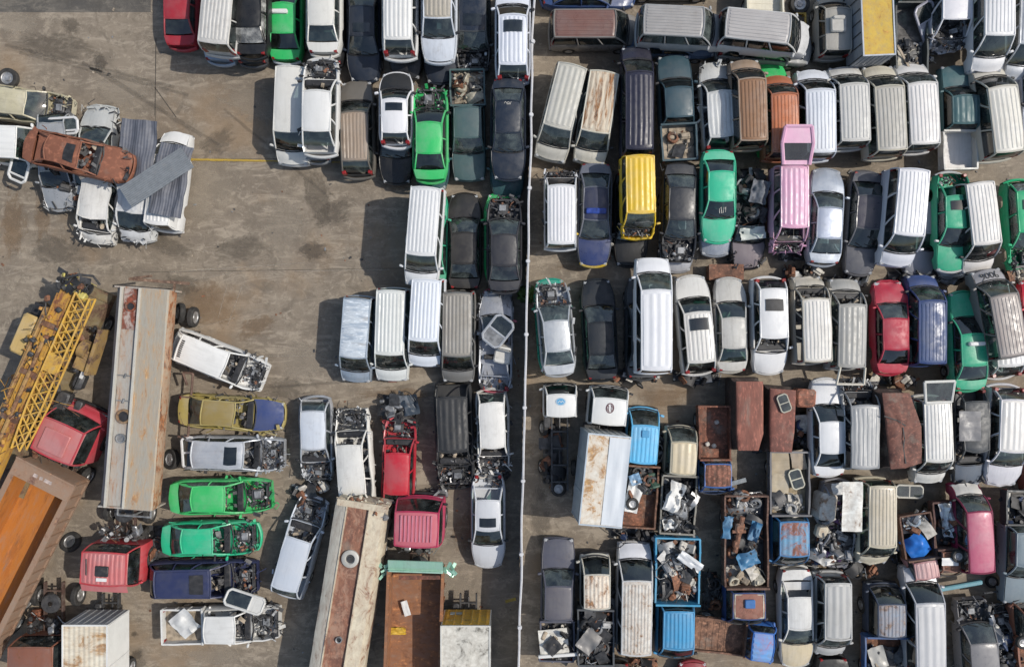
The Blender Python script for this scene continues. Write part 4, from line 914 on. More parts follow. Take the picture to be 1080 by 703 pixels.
for n, (x, y) in enumerate(((756, 445), (746, 468), (753, 470))):
    q = MB(); q.rbox((0, 0, .08), (.22, .2, .14), .04, (.2, .1, .5)); q.build
    o = q.build('scrap_block', PALER); o.location = P(x, y, 1.0) + Vector((0, 0, .93)); tag(o, ['pale lump of scrap near the top of the empty rusty tray', 'white lump of scrap on the left at the low end of the rusty tray', 'white lump of scrap in the middle at the low end of the rusty tray'][n], 'scrap', 'pale lumps in the rusty tray')
q = MB(); q.box((0, 0, 0), (1.3, .22, .06)); o = q.build('metal_strip', paint((.12, .15, .18), .1, .3)); o.location = P(774, 509, .6) + Vector((0, 0, .6)); o.rotation_euler = (0, .1, R(14)); tag(o, 'dark bluish metal strip sticking out right of the small blue truck', 'metal strip')
def shell(px, py, rz, outline, h, z, mat, label, name='van_shell', bend=.06, crack=None, side=None):
    """a stripped, rusted van body: outline in metres (x across, y along the picture's vertical), roof crowned and dented"""
    rt = root(name, P(px, py, z + h) + Vector((0, 0, z)), rz, label, 'van shell', 'rusted van shells in the fifth row')
    n = len(outline)
    cx = sum(p[0] for p in outline) / n; cy = sum(p[1] for p in outline) / n
    q = MB(); rings = []
    def rp(x, y, s, z_): return (cx + (x - cx) * s, cy + (y - cy) * s, z_)
    pts = []
    for (a, b) in zip(outline, outline[1:] + outline[:1]):
        for t in lin(0, 1, 6)[:-1]: pts.append((a[0] + (b[0] - a[0]) * t, a[1] + (b[1] - a[1]) * t))
    m = len(pts); vs = []
    for s, dz in ((1.0, -.10), (1.0, -.03), (.96, .0), (.8, .03), (.6, .04), (.35, .05), (.12, .05)):
        for x, y in pts:
            p = rp(x, y, s, h + dz); d = noise.noise(Vector((p[0] * 1.6, p[1] * 1.6, px))) + .5 * noise.noise(Vector((p[0] * 4, p[1] * 4, py)))
            vs.append((p[0], p[1], p[2] + bend * d * (1 if s < 1 else .3)))
    fs = [(k * m + i, k * m + (i + 1) % m, (k + 1) * m + (i + 1) % m, (k + 1) * m + i) for k in range(6) for i in range(m)] + [tuple(range(6 * m, 7 * m))]
    q.add(vs, fs); q.build('roof', mat, rt, sharp=50)
    q = MB(); vs = []
    for s, z_ in ((.93, h - .08), (1.0, h * .62), (1.06, h * .55), (1.07, h * .25), (1.02, .05)):
        for x, y in pts: vs.append(rp(x, y, s, z_))
    fs = [(k * m + (i + 1) % m, k * m + i, (k + 1) * m + i, (k + 1) * m + (i + 1) % m) for k in range(4) for i in range(m)]
    q.add(vs, fs); q.build('body', side or rusty((.055, .036, .03), None, .5, (1, 1, 1), (.025, .018, .016)), rt)
    if crack:
        q = MB()
        for c in crack:
            for a, b in zip(c, c[1:]): q.box(((a[0] + b[0]) / 2, (a[1] + b[1]) / 2, h + .07), (.05, math.dist(a, b) + .03, .02), (0, 0, math.atan2(b[1] - a[1], b[0] - a[0]) - math.pi / 2))
        q.build('split_seam', BLACK, rt)
    return rt
RS1 = rusty((.23, .085, .06), None, .5, (1.6, .4, 1), (.14, .055, .04)); RS2 = rusty((.20, .075, .055), None, .5, (1, .6, 1), (.11, .045, .035)); RS3 = rusty((.17, .07, .05), None, .5, (1, 1, 1), (.085, .038, .03))
shell(791, 438, 0, [(-.65, 1.65), (.65, 1.65), (.66, -.9), (.42, -1.7), (-.55, -1.7), (-.66, -.9)], 1.9, .3, RS1, 'rust-brown van shell with a tapering end, left one of the brown pair')
shell(825, 442, -1, [(-.62, 1.5), (.66, 1.42), (.62, -.6), (.50, -1.6), (-.55, -1.6), (-.62, -.5)], 1.7, .3, RS2, 'rust-brown van shell with a small pale window frame lying on its roof')
frame_panel(827, 425, 2.15, .50, .85, 20, (.42, .40, .32), 'small pale window frame lying on the rust-brown van shell', 'window_frame', 'window frame', gm=G_DUST, tk=.035)
q = MB(); q.rbox((0, 0, .35), (.98, .9, .7), .1); o = q.build('rusted_cab', rusty((.34, .13, .08))); o.location = P(851, 420, 1.5) + Vector((0, 0, .8)); o.rotation_euler = (0, 0, R(-2)); tag(o, 'orange-brown rusted box squeezed between the brown shell and the white sedan', 'metal box')
V('sedan', 872, 451, 'U', 1, (.72, .73, .74), 'clean white sedan with dark glass in the fifth row of the right block', z=.5, L=4.65, dirt=.04, rust=0, rough=.26, gl=G_DARK, wgl=G_GREEN)
heap(872, 412, .2, 1.3, 1.0, 0, 40, 'tangle of dark parts on the ground above the white sedan of the fifth row', [BLACK, DARKM, RUSTM, GREYM], .5, .8)
V('van', 914, 461, 'U', 0, (.26, .27, .28), 'white ribbed van with its nose stripped and a bulging roof, left of the brown shell', z=.5, ref='r', L=4.4, W=1.66, roofcol=(.35, .355, .355), ws=False, bonnet=False, sg=False, dirt=.2, crush=.04, nose=.1, ribs=6, rust=.08)
shell(952, 455, 0, [(-.95, 1.85), (.35, 1.85), (.92, .25), (.95, -1.5), (.15, -1.75), (-.55, -1.8), (-.75, .1)], 1.9, .7, RS3, 'flattened dark brown van shell with a split down its roof', bend=.14, crack=[[(-.02, .2), (.05, -.3), (0, -.8), (.12, -1.5)], [(-.9, .75), (-.3, .55), (.1, .3)]])
i = V('van', 991, 455, 'D', 2, (.55, .54, .50), 'white ribbed van with its tailgate lifted and a brown stain on the roof, fifth row', z=.6, ref='r', L=4.2, W=1.62, roofcol=(.68, .67, .64), dirt=.35, rw=False)
q = MB(); X_ = i['X']; fr_ = [(X_(.96), .62, 1.95), (X_(1.2), .72, 2.1), (X_(1.2), -.72, 2.1), (X_(.96), -.62, 1.95), (X_(.96), .62, 1.95)]; q.path(fr_, .07, 6); tg = q.build('tailgate', paint(OFFW, .05, .3), i['root'])
q = MB(); q.grid(lambda u, v: Vector((X_(.98 + .20 * u), v * .64, 1.98 + .12 * u)), lin(0, 1, 3), lin(-1, 1, 4)); q.build('tailgate_window', G_DUST, tg)
V('wagon', 1021, 460, 'D', 1, (.055, .06, .065), 'stripped dark grey wagon with a loose plate on its roof, fifth row', z=.4, L=4.7, ws=False, rw=False, sg=False, crush=.06, bonnetcol=(.10, .12, .15), rust=.12, dirt=.6, W=1.6)
sheet(1023, 449, 2.15, 1.05, 1.45, 0, paint((.14, .14, .15), .05, .5), 'dark square plate with pale corners on the stripped dark wagon', bend=.05)
V('wagon', 1059, 460, 'D', -2, (.58, .57, .60), 'white ribbed van-like wagon with a battered bonnet by the right edge, fifth row', z=.6, L=4.9, W=1.85, ribs=5, roofcol=(.70, .68, .65), nose=.1, dirt=.3, gl=G_DARK, wgl=G_DUST)
V('wagon', 1098, 470, 'D', -2, (.20, .06, .05), 'rusty wagon cut by the right edge in the fifth row', rust=.3)
# sixth row
i = light_truck(832, 536, 'D', 0, (.03, .17, .38), 'blue truck with a flaking rust-spotted cab roof and cardboard in its bed', L=5.65, W=1.75, Lc=2.5, dirt=.3, ribs=5, roofmat=rusty((.26, .10, .07), (.10, .32, .50), .62, (1, 1, 1), (.16, .07, .05)), bedmat=paint((.13, .13, .14), .3, .4), bedW=1.95, floor=plain('cardboard', (.32, .26, .17), .9))
for n, (x, y, w, l, rz, c) in enumerate(((822, 489, 1.0, 1.2, 4, (.36, .30, .21)), (823, 509, .9, .95, -6, (.40, .34, .24)), (842, 485, .7, 1.0, 10, (.33, .27, .20)))):
    sheet(x, y, 1.12 + .03 * n, w, l, rz, paint(c, 0, .5, .9), ['large flattened cardboard at the closed end of the blue truck bed', 'flattened cardboard in the middle of the blue truck bed', 'flattened cardboard at the upper right of the blue truck bed'][n], 'cardboard_sheet', 'cardboard', bend=.08, group='cardboard in the blue truck bed')
frame_panel(840, 505, 1.3, .6, .95, 18, (.56, .53, .42), 'pale window frame lying on the cardboard in the blue truck', 'window_frame', 'window frame', gm=G_DUST, tk=.04)
heap(830, 530, .95, 1.7, .8, 0, 36, 'heap of mixed rubbish behind the cab in the blue truck with cardboard', [PALER, DARKM, PALER, GREYM, TAN], .4, .8)
i = light_truck(785, 589, 'D', 0, (.02, .045, .14), 'dark blue truck with a brown white-edged cab roof and a long bed of engine scrap', L=6.4, W=1.95, Lc=1.85, roofmat=rusty((.24, .10, .07), (.24, .11, .08), .5), ribs=0, dirt=.4, bedmat=rusty((.14, .08, .06)), bedW=2.15, floor=DARKM, bedh=.6)
q = MB(); rt_ = i['root']
for (a, b) in (((.03, -.9), (.03, .9)), ((.03, .9), (.97, .9)), ((.97, .9), (.97, -.9)), ((.97, -.9), (.03, -.9))): q.tube(i['roof'](*a) + Vector((0, 0, .01)), i['roof'](*b) + Vector((0, 0, .01)), .035, 5)
q.build('roof_trim', CREAMM, rt_)
q = MB(); q.rbox(i['roof'](.62, .0) + Vector((0, 0, .05)), (.42, .5, .1), .08); q.build('roof_patch', BLUEM, rt_)
heap(784, 606, .95, 1.9, .9, 0, 60, 'heap of pale chips at the cab end of the long scrap bed', [PALER, CREAMM, RUSTM, DARKM, TAN], .4, .6)
heap(784, 531, .95, 1.9, 1.1, 0, 90, 'heap of bright metal chips at the far end of the long scrap bed', [ALU, GREYM, TAN, DARKM, RUSTM], .4, .6)
heap(784, 570, .95, 1.8, 2.6, 0, 70, 'heap of dark engine parts in the middle of the long scrap bed', [DARKM, RUSTM, BLACK, RUSTM, DARKM], .5, 1.1)
q = MB(); q.tube((0, -.9, 0), (.1, .9, .1), .13, 9); q.rbox((.02, .3, .05), (.42, .5, .36), .08); q.rbox((0, -.5, 0), (.3, .4, .3), .06); q.tube((-.3, .1, .1), (.35, .2, .1), .08, 8); o = q.build('axle', rusty((.26, .12, .07))); o.location = P(778, 563, 1.6) + Vector((0, 0, 1.55)); o.rotation_euler = (0, 0, R(-8)); tag(o, 'rusty axle with its gear case lying along the long scrap bed', 'axle')
for n, (x, y, w, l, rz, ry) in enumerate(((767, 556, .55, 1.1, -8, 25), (796, 560, .5, .95, -18, -25), (789, 590, 1.05, .75, 22, 8))):
    sheet(x, y, 1.7, w, l, rz, paint((.05, .16, .29), .10, .4), ['curved blue mudguard at the left wall of the long scrap bed', 'curved blue mudguard at the right wall of the long scrap bed', 'flat blue panel at the cab end of the long scrap bed'][n], 'bent_mudguard', 'mudguard', bend=.3, ry=ry, group='blue panels in the scrap bed')
# white torn parts
q = MB(); q.rbox((0, 0, .45), (.85, 1.35, .9), .12); o = q.build('rusted_locker', rusty((.32, .17, .08), (.66, .64, .58), .42)); o.location = P(873, 535, 1.4) + Vector((0, 0, .5)); o.rotation_euler = (0, .1, R(-7)); tag(o, 'white metal box with rust stains, beside the flaking blue truck', 'metal box')
sheet(899, 534, 2.3, .98, 2.4, -1, rusty((.20, .12, .07), (.70, .70, .66), .3), 'long white panel with dark rust spots left of the cream crushed van', 'scrap_sheet', bend=.08)
sheet(885, 515, 1.4, .7, .6, 10, WHITEM, 'white bent plate at the head of the torn white parts', 'scrap_sheet', bend=.15)
q = MB(); q.rbox((0, 0, .2), (.55, .65, .4), .1); o = q.build('cream_box', rusty((.30, .16, .08), (.58, .53, .42), .4)); o.location = P(868, 561, 1.1) + Vector((0, 0, .7)); o.rotation_euler = (0, 0, R(-14)); tag(o, 'small cream box with a rusty hollow below the white rust-stained box', 'metal box')
q = MB(); q.path([(-.7, -.3, 0), (-.6, -.55, 0), (0, -.62, .05), (.5, -.35, .05), (.62, .3, 0), (.45, .9, 0)], .11, 7); o = q.build('bumper', paint((.34, .35, .37), .03, .3)); o.location = P(874, 571, .7) + Vector((0, 0, .7)); tag(o, 'curved grey bumper lying among the torn white parts', 'bumper')
sheet(885, 588, .7, 1.9, .55, 5, WHITEM, 'crumpled white sheet at the foot of the torn white parts', 'scrap_sheet', bend=.35)
V('hatch', 882, 552, 'D', 0, (.25, .25, .27), 'wrecked grey car buried under torn white parts between the blue truck and the cream van', L=4.2, roof=False, rw=False, ws=False, sg=False, bonnet=False, crush=.06)
heap(882, 560, .5, 2.0, 3.0, 0, 130, 'heap of small torn car parts around the white rust-stained box', [DARKM, BLACK, ALU, PALER, plain('purple_scrap', (.10, .05, .14)), RUSTM, GREYM], .5, 1.0)
V('van', 932, 545, 'D', 0, (.48, .44, .34), 'cream ribbed van with a crushed front corner, sixth row', z=.3, ref='r', L=4.3, W=1.62, roofcol=(.44, .39, .30), dirt=.3, nose=.15, gl=G_GREEN, crush=.02, wheels=True)
frame_panel(959, 518, .5, .62, 1.35, 88, (.55, .54, .48), 'pale window frame lying on the ground right of the cream crushed van', 'window_frame', 'window frame', gm=G_DUST, tk=.05, rx=0)
i = light_truck(969, 577, 'D', 9, (.40, .20, .20), 'tiny truck with a pinkish ribbed cab roof and a blue tarpaulin in its rusty bed', L=3.4, W=1.4, Lc=1.15, ribs=5, cabH=1.7, dirt=.3, bedmat=rusty((.13, .07, .05)), floor=DARKM, bedW=1.6, ws=False, rust=.15, roofcol=(.50, .30, .29))
heap(966, 553, .95, 1.2, .9, 6, 50, 'heap of pale rags at the far end of the tiny truck bed', [PALER, GREYM, ALU, RUSTM, plain('bluish_rag', (.3, .36, .42), .9)], .35, .8)
SEED[0] += 1
q = MB(); q.grid(lambda u, v: Vector(((u - .5) * 1.1, (v - .5) * 1.25, .42 * math.exp(-7 * ((u - .62) ** 2 + (v - .62) ** 2)) + .09 * noise.noise(Vector((u * 3.5, v * 3.5, 3))) - .25 * max(0, abs(u - .5) + abs(v - .5) - .55))), lin(0, 1, 21), lin(0, 1, 21), 0, True)
o = q.build('tarpaulin', plain('blue_tarp', (.02, .15, .52), .45, 0, .15), sharp=60); o.location = P(967, 576, 1.3) + Vector((0, 0, 1.25)); o.rotation_euler = (0, 0, R(38)); tag(o, 'bright blue tarpaulin crumpled in the bed of the tiny truck', 'tarpaulin')
i = light_truck(1000, 567, 'D', 2, (.24, .10, .06), 'tiny rust-brown truck with a wheel on its cab roof and silver film in its bed', L=3.6, W=1.4, Lc=1.3, ribs=0, cabH=1.75, roofmat=rusty((.26, .11, .065)), bedmat=rusty((.10, .05, .045)), floor=DARKM, bedW=1.55, ws=False, rust=.3)
heap(999, 553, .95, 1.2, 1.9, 0, 60, 'heap of dark scrap in the bed of the tiny rust-brown truck', [DARKM, RUSTM, BLACK, RUSTM], .4, .8)
sheet(1000, 548, 1.45, .7, 1.7, 12, plain('silver_film', (.50, .52, .54), .3, .5, .3), 'crumpled silver film in the bed of the tiny rust-brown truck', 'plastic_film', 'plastic film', bend=.55)
loose_tyre(1010, 586, 'wheel with pale rim lying on the rust-brown cab roof', 'car', z=1.78)
sheet(1002, 592, 1.85, .8, .38, 0, WHITEM, 'small white plate beside the wheel on the rust-brown cab roof', 'scrap_sheet', bend=.03)
V('van', 1036, 572, 'U', 3, (.20, .018, .055), 'crimson-pink van with a smooth roof and grey torn front, sixth row', z=.5, ref='r', L=4.3, W=1.5, ribs=0, roofcol=(.43, .10, .165), bonnetcol=(.46, .44, .40), dirt=.2, rust=.04, rough=.3, wgl=G_DUST, nose=.12)
pickup(1075, 576, 'D', -1, (.16, .205, .235), 'grey-blue pickup by the right edge with a dark load and a white plank', L=5.6, cabfrac=.70, bedcol=(.05, .055, .06), gl=G_DUST, dirt=.3, z=.3)
q = MB(); q.box((0, 0, 0), (.12, 1.9, .05)); o = q.build('plank', PALER); o.location = P(1064, 540, 1.4) + Vector((0, 0, 1.3)); o.rotation_euler = (0, .1, R(-5)); tag(o, 'long pale plank at the right edge in the dark bed of the grey-blue pickup', 'plank')
heap(1074, 540, 1.0, 1.5, 1.8, 0, 60, 'heap of dark blue scrap in the bed of the grey-blue pickup', [BLACK, plain('navy_scrap', (.03, .05, .11)), DARKM, BLACK], .3, .9)
loose_tyre(1046, 613, 'dark wheel on the ground below the crimson-pink van', 'car', rot=(70, 0, 20))
# bottom rows
i = pickup(588, 632, 'U', -1, (.075, .078, .105), 'dark dusty pickup with a holed windscreen and a white panel in its bed', L=6.0, W=1.72, cabfrac=.66, roofcol=(.10, .095, .11), gl=G_DUST, dirt=.7, rust=.03, bedh=.32)
heap(587, 676, .7, 1.6, 1.8, -3, 60, 'heap of light rubbish in the bed of the dark dusty pickup', [DARKM, TAN, PALER, BLACK, GREYM], .35, .9)
sheet(584, 677, 1.1, 1.45, 1.35, 6, rusty((.12, .11, .08), (.68, .67, .62), .3), 'white stained panel in the bed of the dark dusty pickup', 'scrap_sheet', bend=.12)
sheet(583, 681, 1.25, .75, .75, 42, BLACK, 'black square plate on the white stained panel', 'black_plate', bend=.1)
q = MB(); q.rbox((0, 0, 0), (2.3, .16, .12), .03); o = q.build('white_beam', WHITEM); o.location = P(592, 691, 1.25) + Vector((0, 0, 1.2)); o.rotation_euler = (0, 0, R(4)); tag(o, 'white beam across the tail of the dark dusty pickup', 'beam')
i = light_truck(628, 643, 'U', 0, (.46, .44, .38), 'white truck cab with an orange rusted ribbed roof and a bed of black scrap', L=5.4, W=1.55, Lc=2.5, ribs=6, roofmat=rusty((.36, .19, .09), (.66, .62, .54), .52), dirt=.3, gl=G_DARK, bedmat=paint((.07, .075, .08), .3, .4), bedW=1.8, floor=BLACK)
heap(627, 671, .95, 1.65, 2.7, 0, 170, 'heap of black and grey parts in the bed behind the orange-rusted cab', [BLACK, DARKM, GREYM, BLACK, RUSTM, DARKM, ALU], .55, 1.1)
sheet(621, 676, 1.75, .85, 1.1, -38, paint((.20, .19, .18), .1, .5), 'bent grey-brown panel on the black parts behind the orange-rusted cab', bend=.2)
V('van', 672, 652, 'U', -1, (.50, .50, .50), 'long white van with brown rust stains on its ribbed roof, bottom row', ref='r', L=5.3, W=1.8, ribs=8, roofmat=rusty((.26, .16, .09), (.56, .54, .50), .40, (1, 1, 1), (.2, .11, .06)), bonnetcol=(.56, .57, .60), dirt=.2, gl=G_DARK)
i = light_truck(713, 630, 'D', -1, (.045, .25, .46), 'bright blue truck with an empty-looking ribbed cab and a bed piled with scrap', L=6.0, W=1.85, Lc=2.75, ribs=7, dirt=.3, rust=.10, bedW=2.2, bedmat=paint((.05, .27, .45), .12, .3), floor=DARKM, bedh=.5, gl=G_DARK)
heap(713, 600, .95, 2.0, 3.0, 0, 200, 'heap of mixed car parts in the bed of the bright blue truck', [DARKM, GREYM, ALU, RUSTM, BLACK, PALER, RUSTM], .7, 1.2)
sheet(728, 592, 1.95, .5, 1.3, 55, paint((.58, .60, .62), .03, .3), 'pale grey panel on the scrap in the bright blue truck', bend=.2)
i = light_truck(775, 673, 'R', -6, (.03, .13, .42), 'small blue truck facing right with a brown flat load tray, bottom row', L=4.1, W=1.7, Lc=1.5, ribs=5, roofmat=rusty((.42, .10, .08), (.12, .30, .60), .25), bedmat=rusty((.19, .10, .065)), floor=rusty((.25, .13, .08)), bedh=.2, ws=False)
V('sedan', 839, 650, 'D', 1, (.62, .62, .60), 'white sedan with a rust-stained bonnet and a broken rear window, bottom row', L=4.9, rw=False, wheels=True, bonnetcol=(.52, .44, .30), dirt=.4, rust=.08, gl=G_DUST, bumpcol=(.55, .54, .5))
V('van', 885, 645, 'D', 0, (.40, .40, .39), 'small silver van with dark side windows in the bottom row', ref='r', L=4.0, W=1.6, roofcol=(.36, .36, .35), ribs=4, dirt=.25, gl=G_DARK, wgl=G_DUST)
V('sedan', 877, 740, 'D', 0, BLK, 'black car with red tail lights cut by the bottom edge below the small silver van', dirt=.1)
i = light_truck(933, 672, 'U', 0, (.035, .05, .085), 'dark navy truck with a faded grey-blue rusty cab roof, bottom row', L=5.2, W=1.68, Lc=2.4, ribs=7, roofmat=rusty((.27, .17, .11), (.24, .28, .34), .45), dirt=.4, bedmat=paint((.04, .09, .22), .2, .4), bedW=2.1, gl=G_DARK)
sheet(926, 693, 1.3, .8, 1.1, 18, paint((.36, .35, .32), .1, .5), 'pale flat panel in the bed of the dark navy truck', bend=.1)
heap(935, 700, .95, 1.8, 1.7, 0, 50, 'heap of grey parts in the bed of the dark navy truck', [DARKM, GREYM, BLACK, plain('navy_scrap', (.03, .05, .11)), TAN], .3, .9)
V('van', 983, 673, 'U', 1, (.46, .46, .48), 'white van with smooth bright roof at the bottom edge, right of the navy truck', z=.4, ref='r', L=4.9, W=1.74, ribs=4, roofcol=(.47, .47, .475), dirt=.15, gl=G_DARK, wgl=G_DARK)
V('wagon', 1029, 686, 'U', 4, (.17, .165, .17), 'grey wagon with a bare engine inside a pale frame, bottom right', z=.2, L=5.2, bonnet=False, bumpcol=(.5, .48, .42), dirt=.2, gl=G_DUST, roofcol=(.19, .185, .19))
V('sedan', 1061, 690, 'U', 8, (.03, .032, .036), 'black gutted wreck at the bottom right beside the grey wagon', L=4.8, roof=False, ws=False, rw=False, sg=False, bonnet=False, boot=False, crush=.07)
heap(1062, 682, .5, 1.5, 2.6, 6, 120, 'heap of black and blue parts on the gutted wreck at the bottom right', [BLACK, DARKM, plain('navy_scrap', (.03, .05, .11)), BLACK, GREYM, ALU], .6, 1.0)
sheet(1050, 664, 1.2, .4, 1.5, 20, paint((.32, .33, .35), .02, .3), 'grey curved wing on the gutted wreck at the bottom right', bend=.3, ry=20)
i = light_truck(1090, 680, 'U', 6, (.24, .09, .05), 'rust-brown truck cut by the right edge at the bottom', L=4.6, W=1.75, rust=.3, dirt=.3, ws=False, roofmat=RUSTM)
loose_tyre(1078, 677, 'wheel with a white rim on the rust-brown truck at the bottom right edge', 'car', z=2.05)
q = MB(); q.rbox((0, 0, 0), (4.3, .22, .22), .05); o = q.build('teal_beam', paint((.10, .26, .31), .06, .3)); o.location = P(991, 621, .9) + Vector((0, 0, .9)); o.rotation_euler = (0, .0, R(10)); tag(o, 'long teal steel beam lying between the tiny trucks and the bottom row', 'beam')
q = MB(); q.path([(-1, -.4, 0), (1, -.05, 0), (1.4, .5, 0)], .06, 6); q.path([(-.9, .3, 0), (.8, .5, 0)], .05, 6); o = q.build('steel_frame', DARKM); o.location = P(1058, 632, .9) + Vector((0, 0, .8)); tag(o, 'dark bent steel frame below the grey-blue pickup', 'frame')
heap(678, 706, .1, 1.6, 1.0, 0, 50, 'heap of rusty engine parts at the bottom edge below the long white van', [RUSTM, DARKM, TAN, BLACK], .5, .9)
V('sedan', 648, 745, 'D', 0, BLK, 'black car cut by the bottom edge below the black scrap bed')
V('sedan', 731, 748, 'U', 0, (.25, .02, .03), 'dark red car cut by the bottom edge below the bright blue truck')

# ================================================================ trailers, tractors and the crane on the left
def prof(rt, pts, x0, x1, mat, name, nx=22, dent=.02, sharp=30, seed=0):
    q = MB(); n = len(pts)
    q.grid(lambda u, j: Vector((x0 + (x1 - x0) * u, pts[int(j)][0] + dent * noise.noise(Vector((u * 9, j * 1.3, seed))), pts[int(j)][1] + dent * noise.noise(Vector((u * 11, j * 2.1, seed + 5))))), lin(0, 1, nx), list(range(n)), 0, True)
    return q.build(name, mat, rt, sharp=sharp)
def manhole(rt, x, y, z, r, mat, lid=None, open_=True):
    q = MB(); q.lathe([(r * .72, .02), (r * .74, .10), (r, .12), (r * 1.05, .06), (r * 1.05, -.02)], 24, 'z', (x, y, z)); o = q.build('manhole', mat, rt)
    q = MB(); q.lathe([(r * .74, .03), (.0, .03)], 24, 'z', (x, y, z)); q.build('manhole_black_disc' if open_ else 'manhole_lid', BLACK if open_ else (lid or mat), o)  # open ones get a flat black disc as the dark inside
# grey bulk trailer
rt = root('bulk_trailer', P(141, 419, 2.9), 90 - 4.4, 'long grey bulk trailer streaked with rust, a round hole in its top', 'trailer', 'old trailers in the left block')
GT = rusty((.33, .17, .08), (.34, .335, .31), .40, (.5, 1.6, 1), (.18, .07, .04)); GT2 = rusty((.40, .25, .12), (.30, .285, .245), .42, (.5, 2.2, 1), (.26, .13, .06)); GT3 = rusty((.42, .16, .06), (.42, .34, .25), .6, (1, 1, 1))
h0 = 2.9
prof(rt, [(1.42, 1.5), (1.40, h0 - .45), (1.0, h0 - .06)], -5.3, 5.2, paint((.27, .25, .235), .22, .5), 'left_slope')
prof(rt, [(.93, h0 - .15), (.12, h0 - .15)], -5.25, 5.2, GT, 'centre_channel', dent=.03)
prof(rt, [(.06, h0 - .02), (-1.20, h0 - .04), (-1.26, h0 - .10)], -5.3, 5.2, GT2, 'right_deck', dent=.035)
prof(rt, [(-1.26, h0 - .10), (-1.25, h0 - .5), (-.98, 1.4)], -5.3, 5.2, GT3, 'right_side')
q = MB()
for y in (.96, .09): q.box((-.05, y, h0 - .02), (10.5, .09, .17))
q.build('ridge', paint((.45, .43, .38), .12, .4), rt)
for s in (5.2, -5.3):
    q = MB(); q.box((s, .08, (h0 + 1.35) / 2 - .05), (.08, 2.55, h0 - 1.4)); q.build('end_wall', GT, rt)
manhole(rt, 4.3, .52, h0 - .14, .24, rusty((.24, .07, .035))); manhole(rt, -.95, .46, h0 - .14, .34, rusty((.30, .19, .10)))
manhole(rt, -2.0, .5, h0 - .14, .22, GREYM, GREYM, False)
q = MB(); q.grid(lambda u, v: Vector((3.2 + 1.95 * u, .14 + .75 * v, h0 - .125)), lin(0, 1, 2), lin(0, 1, 2), 0, True); q.build('rust_plate', rusty((.22, .055, .03), (.40, .38, .35), .75), rt)
for x in (1.0, -.2): 
    q = MB(); q.tube((x, .9, h0 - .08), (x, .15, h0 - .08), .03, 6); q.tube((x + .1, .5, h0 - .1), (x - .1, .5, h0), .04, 6); q.build('cross_pipe', GREYM, rt)
q = MB(); q.box((5.62, -.45, 2.2), (.14, 2.9, .16)); q.box((5.4, -1.2, 2.2), (.5, .08, .1)); q.box((5.75, .4, 2.25), (.1, 1.0, .12), (0, 0, .2)); q.build('rear_beam', rusty((.2, .13, .09)), rt)
q = MB(); q.path([(-5.35, .6, 2.4), (-5.75, .6, 2.4), (-5.75, -1.0, 2.4), (-5.35, -1.0, 2.4)], .05); q.path([(-5.7, -.2, 2.4), (-5.7, -.2, .9)], .05); q.build('front_rail', GREYM, rt)
chassis(rt, -5.2, 5.0, 1.0, 1.0)
for a in (4.0, 2.7): 
    for s in (1, -1): wheel(rt, a, s * 1.5, 'big')
for x in (.6, -1.4):
    q = MB(); q.path([(x - .6, -1.45, 1.1), (x - .6, -1.95, 1.1), (x + .6, -1.95, 1.1), (x + .6, -1.45, 1.1), (x, -1.7, 1.1)], .06); q.build('side_frame', rusty((.14, .09, .07)), rt)
loose_tyre(190, 330, 'large tyre standing against the top of the grey bulk trailer', 'big', z=.4, rot=(40, 0, 84))
loose_tyre(181, 484, 'dark wheel on the ground between the grey trailer and the silver estate', 'big', rot=(60, 0, 80))
loose_tyre(75, 571, 'worn dusty tyre on the ground left of the red truck cab', 'big', rot=(62, 0, 20))
loose_tyre(146, 562, 'dark wheel between the grey trailer and the red truck cab', 'big', z=.3, rot=(20, 0, 20))

def tractor(px, py, d, tilt, col, label, back=3.2, roofcol=None, hatch=None, visor=True, axles=(-2.0, -3.1), H=2.85, name='semi_tractor', L=1.95, W=2.45, **kw):
    rz = HEAD[d] + tilt; SEED[0] += 1
    rt = root(name, P(px, py, H), rz, label, 'truck', 'truck tractors in the left block')
    i = body(rt, 'hcab', col, L=L, W=W, H=H, roofcol=roofcol, seed=SEED[0], rust=kw.pop('rust', .06), dirt=kw.pop('dirt', .4), **kw)
    chassis(rt, -back - .8, .2, .85, .9, rusty((.09, .06, .05)), axles, 'big', 2.0)
    q = MB(); q.lathe([(.5, 1.12), (.45, 1.2), (.12, 1.2)], 20, 'z', (-2.4, 0, 0)); q.build('coupling_plate', DARKM, rt)
    if visor:
        q = MB(); q.grid(lambda u, v: Vector((i['X'](.20) + .05 + .38 * u, v * i['wr'] * 1.04, H - .10 - .16 * u - .05 * v * v)), lin(0, 1, 3), lin(-1, 1, 9)); q.build('sun_visor', paint(roofcol or col, .03, .3), rt)
    if hatch:
        q = MB(); q.rbox(i['roof'](hatch, 0) + Vector((0, 0, .04)), (.5, .62, .09), .07); q.build('roof_hatch', BLACK, rt)
    q = MB(); junk(q, -1.7, -1.05, -.9, .9, .9, 1.5, 40, SEED[0], 8, 1.3); q.build('engine', JUNK, rt)
    i['root'] = rt; return i
i = tractor(108, 603, 'D', -3, (.42, .035, .045), 'red truck cab with a ribbed faded roof and a black roof hatch', back=2.6, roofcol=(.44, .13, .13), hatch=.45, ribs=9, W=2.55, L=2.0, axles=(-2.3,))
q = MB(); a = i['roof'](.2, .0); q.box(a + Vector((0, 0, .045)), (.16, .5, .02)); q.build('roof_label', WHITEM, i['root'])
q = MB(); q.path([i['roof'](.3, -.7) + Vector((0, 0, .04)), i['roof'](.8, -.75) + Vector((0, 0, .04))], .03); q.build('air_horn', DARKM, i['root'])
